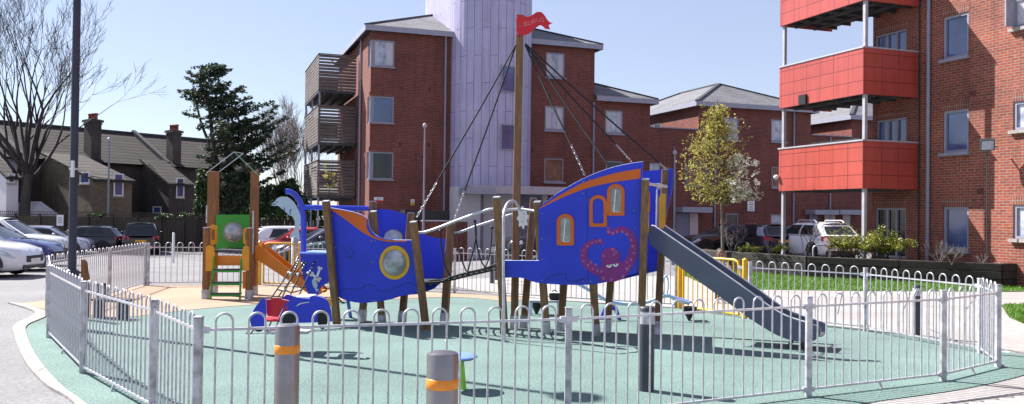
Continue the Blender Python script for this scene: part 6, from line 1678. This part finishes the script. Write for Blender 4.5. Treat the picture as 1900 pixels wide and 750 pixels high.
def make_car(kind, paint, label, px, Y, heading, plate='y', z=None, roof_mat=None, rails=False, quarter=None):
    """heading: world angle of the nose direction"""
    T = TYPES[kind]; p = at(px, 450, Y); g = gz(p.x, p.y) if z is None else z; p.z = g
    root = thing('parked_car', label, 'car', p, 0, 'cars parked round the playground')
    fw = V((math.cos(heading), math.sin(heading), 0)); sd_ = V((-fw.y, fw.x, 0)); L, W, H = T['L'], T['W'], T['H']
    def Q(x, y, z): return p + fw * (L / 2 - x) + sd_ * y + V((0, 0, z))     # x from the nose backwards
    b = T['bonnet']; hw = W / 2
    # body below the glass line: lofted rings
    st = [(0.0, .66, .30, b[1] - .05), (.05, .80, .22, b[1]), (.14, .90, .20, b[3]), (.45, .97, .19, (b[3] + b[5]) / 2), (T['cowl'], 1.0, .19, T['belt']), (L * .5, 1.0, .19, T['belt'] + .01), (T['roof1'], 1.0, .20, T['belt'] + .03), (T['tail'] - .12, .965, .24, T['tailz']), (L - .06, .90, .28, T['tailz'] - .10), (L, .80, .34, T['tailz'] - .22)]
    mb = MB(); rings = []
    for x, w, zb, zt in st:
        w *= hw; h = zt - zb; s = zb + h * .52
        prof_ = [(-w * .90, zb), (-w * .985, zb + .10), (-w, s), (-w * .975, zt - .10), (-w * .88, zt - .012), (-w * .5, zt + .012), (0, zt + .02), (w * .5, zt + .012), (w * .88, zt - .012), (w * .975, zt - .10), (w, s), (w * .985, zb + .10), (w * .90, zb)]
        rings.append([Q(x, y, z_) for y, z_ in prof_])
    n = len(rings[0]); vs = [v for r in rings for v in r]; fs = []
    for i in range(len(rings) - 1):
        for j in range(n): k = (j + 1) % n; fs.append((i * n + j, i * n + k, (i + 1) * n + k, (i + 1) * n + j))
    mb.add(vs, fs, True); mb.add(rings[0], [list(range(n))], False); mb.add(rings[-1], [list(range(n))[::-1]], False)
    body = mb.build('body', paint, root)
    # greenhouse: curved glass all round, then roof and pillars a few millimetres proud of it
    bz_ = T['belt'] - .012; r0, r1, c0, t1 = T['roof0'], T['roof1'], T['cowl'] - .05, T['tail']
    rm = roof_mat or paint
    def side(u, t, s, o=0.0):
        xf = c0 + (r0 - c0) * t; xr = t1 + (r1 + .12 - t1) * t ** .8; e = (2 * u - 1) ** 4
        y = hw * (.945 - .20 * t + .05 * math.sin(math.pi * t)) * (1 - .12 * e) + o
        z = bz_ + (H - .075 - bz_) * t - .05 * e * t
        return Q(xf + (xr - xf) * u, s * y, z)
    def ends(v, t, rear, o=0.0):
        u = 1.0 if rear else 0.0; a, c = side(u, t, 1), side(u, t, -1); k = 1 - (2 * v - 1) ** 2
        return a.lerp(c, v) + fw * ((-1 if rear else 1) * (k * .10 + o)) + V((0, 0, o * .6))
    def patch(mb, fn, a0, a1, b0, b1, na=6, nb=4, flip=False):
        vs = [fn(a0 + (a1 - a0) * i / na, b0 + (b1 - b0) * j / nb) for j in range(nb + 1) for i in range(na + 1)]; w = na + 1
        fs = [(j * w + i, j * w + i + 1, (j + 1) * w + i + 1, (j + 1) * w + i) for j in range(nb) for i in range(na)]
        mb.add(vs, [f[::-1] for f in fs] if flip else fs, True)
    for s in (1, -1):
        mb = MB(); patch(mb, lambda u, t: side(u, t, s), 0, 1, 0, 1, 12, 5, s < 0); mb.build('side_window', 'glass', root)
        mb = MB(); g = lambda u, t: side(u, t, s, .009)
        cu = .86 if kind == 'saloon' else .80
        for (a0, a1, b0, b1) in ((0, 1, 0, .05), (0, 1, .86, 1.0), (0, .055, .05, .86), (.46, .50, .05, .86), (cu, 1, .05, .86)): patch(mb, g, a0, a1, b0, b1, 10 if a1 - a0 > .5 else 3, 1 if b1 - b0 < .3 else 5, s < 0)
        mb.build('pillar_frame', paint, root)
        if quarter:
            mb = MB(); patch(mb, lambda u, t: side(u, t, s, .016), cu - .02, .97, .03, .84, 3, 5, s < 0); mb.build('quarter_panel', quarter, root)
    for rear, nm in ((False, 'windscreen'), (True, 'rear_window')):
        mb = MB(); patch(mb, lambda v, t: ends(v, t, rear), 0, 1, 0, 1, 8, 5, not rear); w_ = mb.build(nm, 'glass', root)
        mb = MB(); g = lambda v, t: ends(v, t, rear, .009)
        for (a0, a1, b0, b1) in ((0, 1, .84 if rear else .92, 1.0), (0, .07, 0, .92), (.93, 1, 0, .92)) + (((0, 1, 0, .10),) if rear else ()): patch(mb, g, a0, a1, b0, b1, 8 if a1 - a0 > .5 else 2, 4 if b1 - b0 > .5 else 1, not rear)
        mb.build('surround', paint, w_)
    def roofp(u, v):
        a, c = side(u, 1, 1, .009), side(u, 1, -1, .009); k = 1 - abs(2 * v - 1) ** 2.6
        bow = (1 - (2 * v - 1) ** 2) * .10; fwd = fw * (bow * (1 - 2 * u) ** 3)
        return a.lerp(c, v) + V((0, 0, k * .07)) + fwd
    mb = MB(); patch(mb, roofp, 0, 1, 0, 1, 10, 8, False); rf_ = mb.build('roof', rm, root)
    wr = .32 if kind in ('hatch', 'saloon') else .35
    for x in (.78 if kind != 'suv' else .82, L - .80):
        for s in (1, -1):
            c = Q(x, s * (hw - .10), wr); mb = MB(); prof_ = [(wr - .06, -.11), (wr - .01, -.10), (wr, -.07), (wr, .07), (wr - .01, .10), (wr - .06, .105), (wr * .62, .10), (wr * .60, .06), (0, .06)]
            mb.lathe(c, prof_, 20, fw, V((0, 0, 1)), sd_ * s); w_ = mb.build('wheel', 'tyre', root)
            mb = MB(); 
            for q in range(5):
                a = 2 * math.pi * q / 5 + .3; e = fw * math.cos(a) + V((0, 0, 1)) * math.sin(a); mb.bar(c + sd_ * s * .085, c + sd_ * s * .085 + e * wr * .63, .07, .02, sd_)
            mb.ring([c + sd_ * s * .08 + (fw * math.cos(a) + V((0, 0, 1)) * math.sin(a)) * wr * .68 for a in [2 * math.pi * q / 20 for q in range(20)]], [c + sd_ * s * .08 + (fw * math.cos(a) + V((0, 0, 1)) * math.sin(a)) * wr * .58 for a in [2 * math.pi * q / 20 for q in range(20)]], sd_ * s * .022)
            mb.build('rim', 'rim', w_)
            mb = MB(); m_ = 18; co = c + sd_ * s * .055
            arc = [co + (fw * math.cos(a) + V((0, 0, 1)) * math.sin(a)) * (wr + .07) for a in [math.pi * q / m_ - .12 + .0133 * q for q in range(m_ + 1)]]
            mb.prism(arc, sd_ * s * .055); mb.build('wheel_arch', 'trim', root)
    for s in (1, -1):
        mb = MB(); zl = b[1] - .02
        mb.prism([Q(.03, s * hw * .48, zl - .08), Q(.16, s * hw * .93, zl - .06), Q(.52, s * hw * .992, zl + .06), Q(.50, s * hw * .965, zl + .16), Q(.15, s * hw * .58, zl + .10)], -fw * .02 + V((0, 0, .02)) + fw * .05); mb.build('headlight', 'lamp_w', root)
        mb = MB(); zt_ = T['tailz'] - .12
        mb.prism([Q(L - .01, s * hw * .62, zt_ - .16), Q(L - .16, s * hw * .975, zt_ - .14), Q(L - .18, s * hw * .955, zt_ + .06), Q(L - .06, s * hw * .62, zt_ + .02)], -fw * .045); mb.build('tail_light', 'lamp_r', root)
        mb = MB(); mb.ball(Q(T['cowl'] + .42, s * (hw + .09), T['belt'] + .10), (.10, .10, .075), 10, 6); mb.bar(Q(T['cowl'] + .42, s * (hw - .06), T['belt'] + .05), Q(T['cowl'] + .42, s * (hw + .06), T['belt'] + .07), .05, .03); mb.build('wing_mirror', paint, root)
    mb = MB(); mb.box(Q(.0, 0, .47), (.035, W * .52, .16), fw, sd_); mb.box(Q(.02, 0, .28), (.04, W * .68, .10), fw, sd_); mb.build('grille', 'trim', root)
    mb = MB(); mb.box(Q(-.022, 0, .42), (.012, .52, .11), fw, sd_); mb.build('front_plate', 'plate_w', root)
    mb = MB(); mb.box(Q(L + .012, 0, .72 if kind != 'saloon' else .62), (.012, .52, .11), fw, sd_); mb.build('rear_plate', 'plate_y', root)
    mb = MB(); mb.box(Q(L - .04, 0, .34), (.10, W * .82, .16), fw, sd_); mb.box(Q(L * .5, 0, .2), (L * .8, W * .86, .1), fw, sd_); mb.build('lower_trim', 'trim', root)
    if rails:
        mb = MB()
        for s in (1, -1): mb.tube([Q(r0 + .35, s * .68 * hw, H - .04), Q(r0 + .45, s * .68 * hw, H + .05), Q(r1 - .35, s * .68 * hw, H + .05), Q(r1 - .2, s * .68 * hw, H - .04)], .022, 6)
        mb.build('roof_rails', 'galv', root)
    return root
pw = carpaint('white_paint', (.78, .78, .80), 0); ps = carpaint('silver_blue_paint', (.42, .43, .55), .4); pdb = carpaint('dark_blue_paint', (.012, .022, .15)); pk = carpaint('black_paint', (.010, .010, .014)); pr = carpaint('red_paint', (.50, .012, .02)); pg = carpaint('plum_grey_paint', (.075, .065, .085), .5); pv = carpaint('navy_black_paint', (.013, .014, .030)); pt = carpaint('dark_teal_paint', (.012, .05, .05))
make_car('hatch', pw, 'white hatchback cropped by the picture edge, its nose close to the railings', -96, 21.8, R(6))
make_car('saloon', pdb, 'dark blue car tucked just behind the cropped white hatchback', -46, 24.6, R(7))
make_car('suv', pw, 'white car behind the dark blue one, only its bonnet and windscreen clear', -12, 27.6, R(9))
make_car('hatch', ps, 'silver blue hatchback parked side on before the wooden fence', 88, 43, R(14))
make_car('hatch', pk, 'black hatchback with a red tail lamp between the silver car and the people carrier', 152, 45.5, R(188))
make_car('mpv', pk, 'dark people carrier seen square from behind with a yellow plate', 263, 46.0, R(112))
make_car('suv', pw, 'white sport utility car behind the dolphin figurehead', 552, 40.5, R(24))
make_car('hatch', pr, 'bright red hatchback half hidden by the dolphin', 556, 35.6, R(199))
make_car('hatch', pg, 'plum grey car with a pale windscreen beside the ship bow', 610, 31.5, R(207))
make_car('hatch', pt, 'dark teal car almost wholly hidden behind the blue bow panel', 672, 27, R(186))
make_car('suv', pk, 'black car seen between the ship posts by the mast', 1035, 33.5, R(196))
make_car('saloon', pk, 'black saloon with a pale headlamp behind the trunk of the blossom tree', 1352, 40.5, R(191))
make_car('hatch', pv, 'dark navy car seen from behind with red tail lamps and yellow plate', 1408, 38.6, R(103), rails=False, quarter=ps)
make_car('suv', pw, 'white sport utility car with roof rails beside the large planter shrub', 1507, 36.5, R(103), rails=True)
# cycle stand behind the planter
Yc = 27.5; cs = MB()
cs.tube(smooth([at(1509, 478, Yc), at(1509, 462, Yc), at(1514, 456, Yc), at(1532, 456, Yc), at(1539, 462, Yc), at(1539, 480, Yc)], 3), .028, 8)
for px in (1509, 1539): p = at(px, 478, Yc); cs.tube([V((p.x, p.y, 0)), p], .028, 8)
tag(cs.build('cycle_stand', 'galv'), 'small grey hooped cycle stand behind the planter by the white car', 'cycle stand')

# ------------------------------------------------------------------ child at the yellow gate
def child():
    Y = 17.3; p = at(1337, 480, Y); x0 = p.x; ht = zat(1336, 462, Y); k = ht / 1.05
    t = thing('person', 'small child in a grey top with pale sleeves standing behind the yellow gate', 'person', V((x0, Y, 0)))
    def skin(name, verts, edges, mat, root):
        me = bpy.data.meshes.new(name); me.from_pydata([tuple(V(v[:3]) * k) for v in verts], edges, []); o = bpy.data.objects.new(name, me); col.objects.link(o); o.parent = t
        FRAME[o.name] = FRAME[t.name]
        m = o.modifiers.new('skin', 'SKIN'); sv = me.skin_vertices[0].data if me.skin_vertices else None
        if sv is None:
            bpy.context.view_layer.update(); 
        m2 = o.modifiers.new('sub', 'SUBSURF'); m2.levels = 2; m2.render_levels = 2
        me.materials.append(M_[mat])
        return o, me
    def manual(name, chains, mat, n=10):
        """continuous tapering limbs"""
        mb = MB()
        for ch in chains: 
            pts = smooth([V(c[:3]) * k + V((x0, Y, 0)) for c in ch], 5); rs_ = []
            for i in range(len(pts)): f = i / (len(pts) - 1) * (len(ch) - 1); a = int(min(f, len(ch) - 2)); rs_.append((ch[a][3] + (ch[a + 1][3] - ch[a][3]) * (f - a)) * k)
            mb.tube(pts, rs_, n)
        return mb.build(name, mat, t)
    # body: legs, trunk, neck, arms and head grown as one surface of overlapping tapered limbs
    mb = MB()
    def limb(ch, n=12):
        pts = smooth([V(c[:3]) * k + V((x0, Y, 0)) for c in ch], 5); rs_ = []
        for i in range(len(pts)): f = i / (len(pts) - 1) * (len(ch) - 1); a = int(min(f, len(ch) - 2)); rs_.append((ch[a][3] + (ch[a + 1][3] - ch[a][3]) * (f - a)) * k)
        mb.tube(pts, rs_, n)
    limb([(0, 0, .80, .035), (0, 0, .86, .035)])
    mb.ball(V((x0, Y, 0)) + V((0, -.005, .955)) * k, (.082 * k, .092 * k, .105 * k), 16, 12)
    mb.ball(V((x0, Y, 0)) + V((-.012, -.098, .945)) * k, (.012 * k, .016 * k, .016 * k), 8, 6)
    for s in (1, -1):
        mb.ball(V((x0, Y, 0)) + V((s * .082, .005, .95)) * k, (.012 * k, .018 * k, .024 * k), 8, 6)
        hand = V((x0, Y, 0)) + V((s * .175, -.13, .60)) * k
        mb.ball(hand, (.022 * k, .03 * k, .026 * k), 8, 6)
        for j in range(4): mb.tube([hand + V(((j - 1.5) * .011, -.02, 0)) * k, hand + V(((j - 1.5) * .012, -.045, -.008)) * k, hand + V(((j - 1.5) * .012, -.05, -.028)) * k], .0055 * k, 6)
        mb.tube([hand + V((-s * .02, -.005, .0)) * k, hand + V((-s * .032, -.03, -.01)) * k], .006 * k, 6)
        limb([(s * .165, -.06, .655, .024), (s * .175, -.12, .605, .02)])
    ob = mb.build('body', 'skin', t)
    rm = ob.modifiers.new('remesh', 'REMESH'); rm.mode = 'VOXEL'; rm.voxel_size = .006; rm.use_smooth_shade = True
    mb = MB(); mb.ball(V((x0, Y, 0)) + V((0, .012, .972)) * k, (.09 * k, .095 * k, .098 * k), 16, 10); hr_ = mb.build('hair', 'hair', t)
    mb = MB()
    for s in (1, -1): mb.ball(V((x0, Y, 0)) + V((s * .03 - .01, -.088, .955)) * k, (.010 * k, .007 * k, .007 * k), 8, 6)
    mb.build('eyes', 'sign_ink', t)
    mb = MB(); mb.ball(V((x0, Y, 0)) + V((-.01, -.088, .905)) * k, (.02 * k, .008 * k, .006 * k), 8, 6); mb.build('mouth', 'red_line', t)
    mb = MB()
    pts = [(0, 0, .47, .115), (0, 0, .56, .12), (0, 0, .68, .118), (0, 0, .77, .105), (0, 0, .81, .06)]
    for c in pts: pass
    mb.lathe(V((x0, Y, 0)), [(.118 * k, .46 * k), (.122 * k, .56 * k), (.12 * k, .68 * k), (.115 * k, .75 * k), (.07 * k, .805 * k), (.04 * k, .82 * k)], 18, (1, 0, 0), (0, .68, 0)); mb.build('vest', 'grey_cloth', t)
    for s in (1, -1): manual('sleeve', [[(s * .095, 0, .765, .042), (s * .15, .0, .70, .04), (s * .168, -.05, .655, .032)]], 'white_cloth')
    for s in (1, -1):
        manual('trouser_leg', [[(s * .05, 0, .50, .066), (s * .058, -.005, .28, .05), (s * .06, 0, .06, .042)]], 'dark_cloth')
        mb = MB(); mb.ball(V((x0, Y, 0)) + V((s * .062, -.03, .035)) * k, (.036 * k, .075 * k, .036 * k), 10, 8); mb.build('shoe', 'white', t)
child()
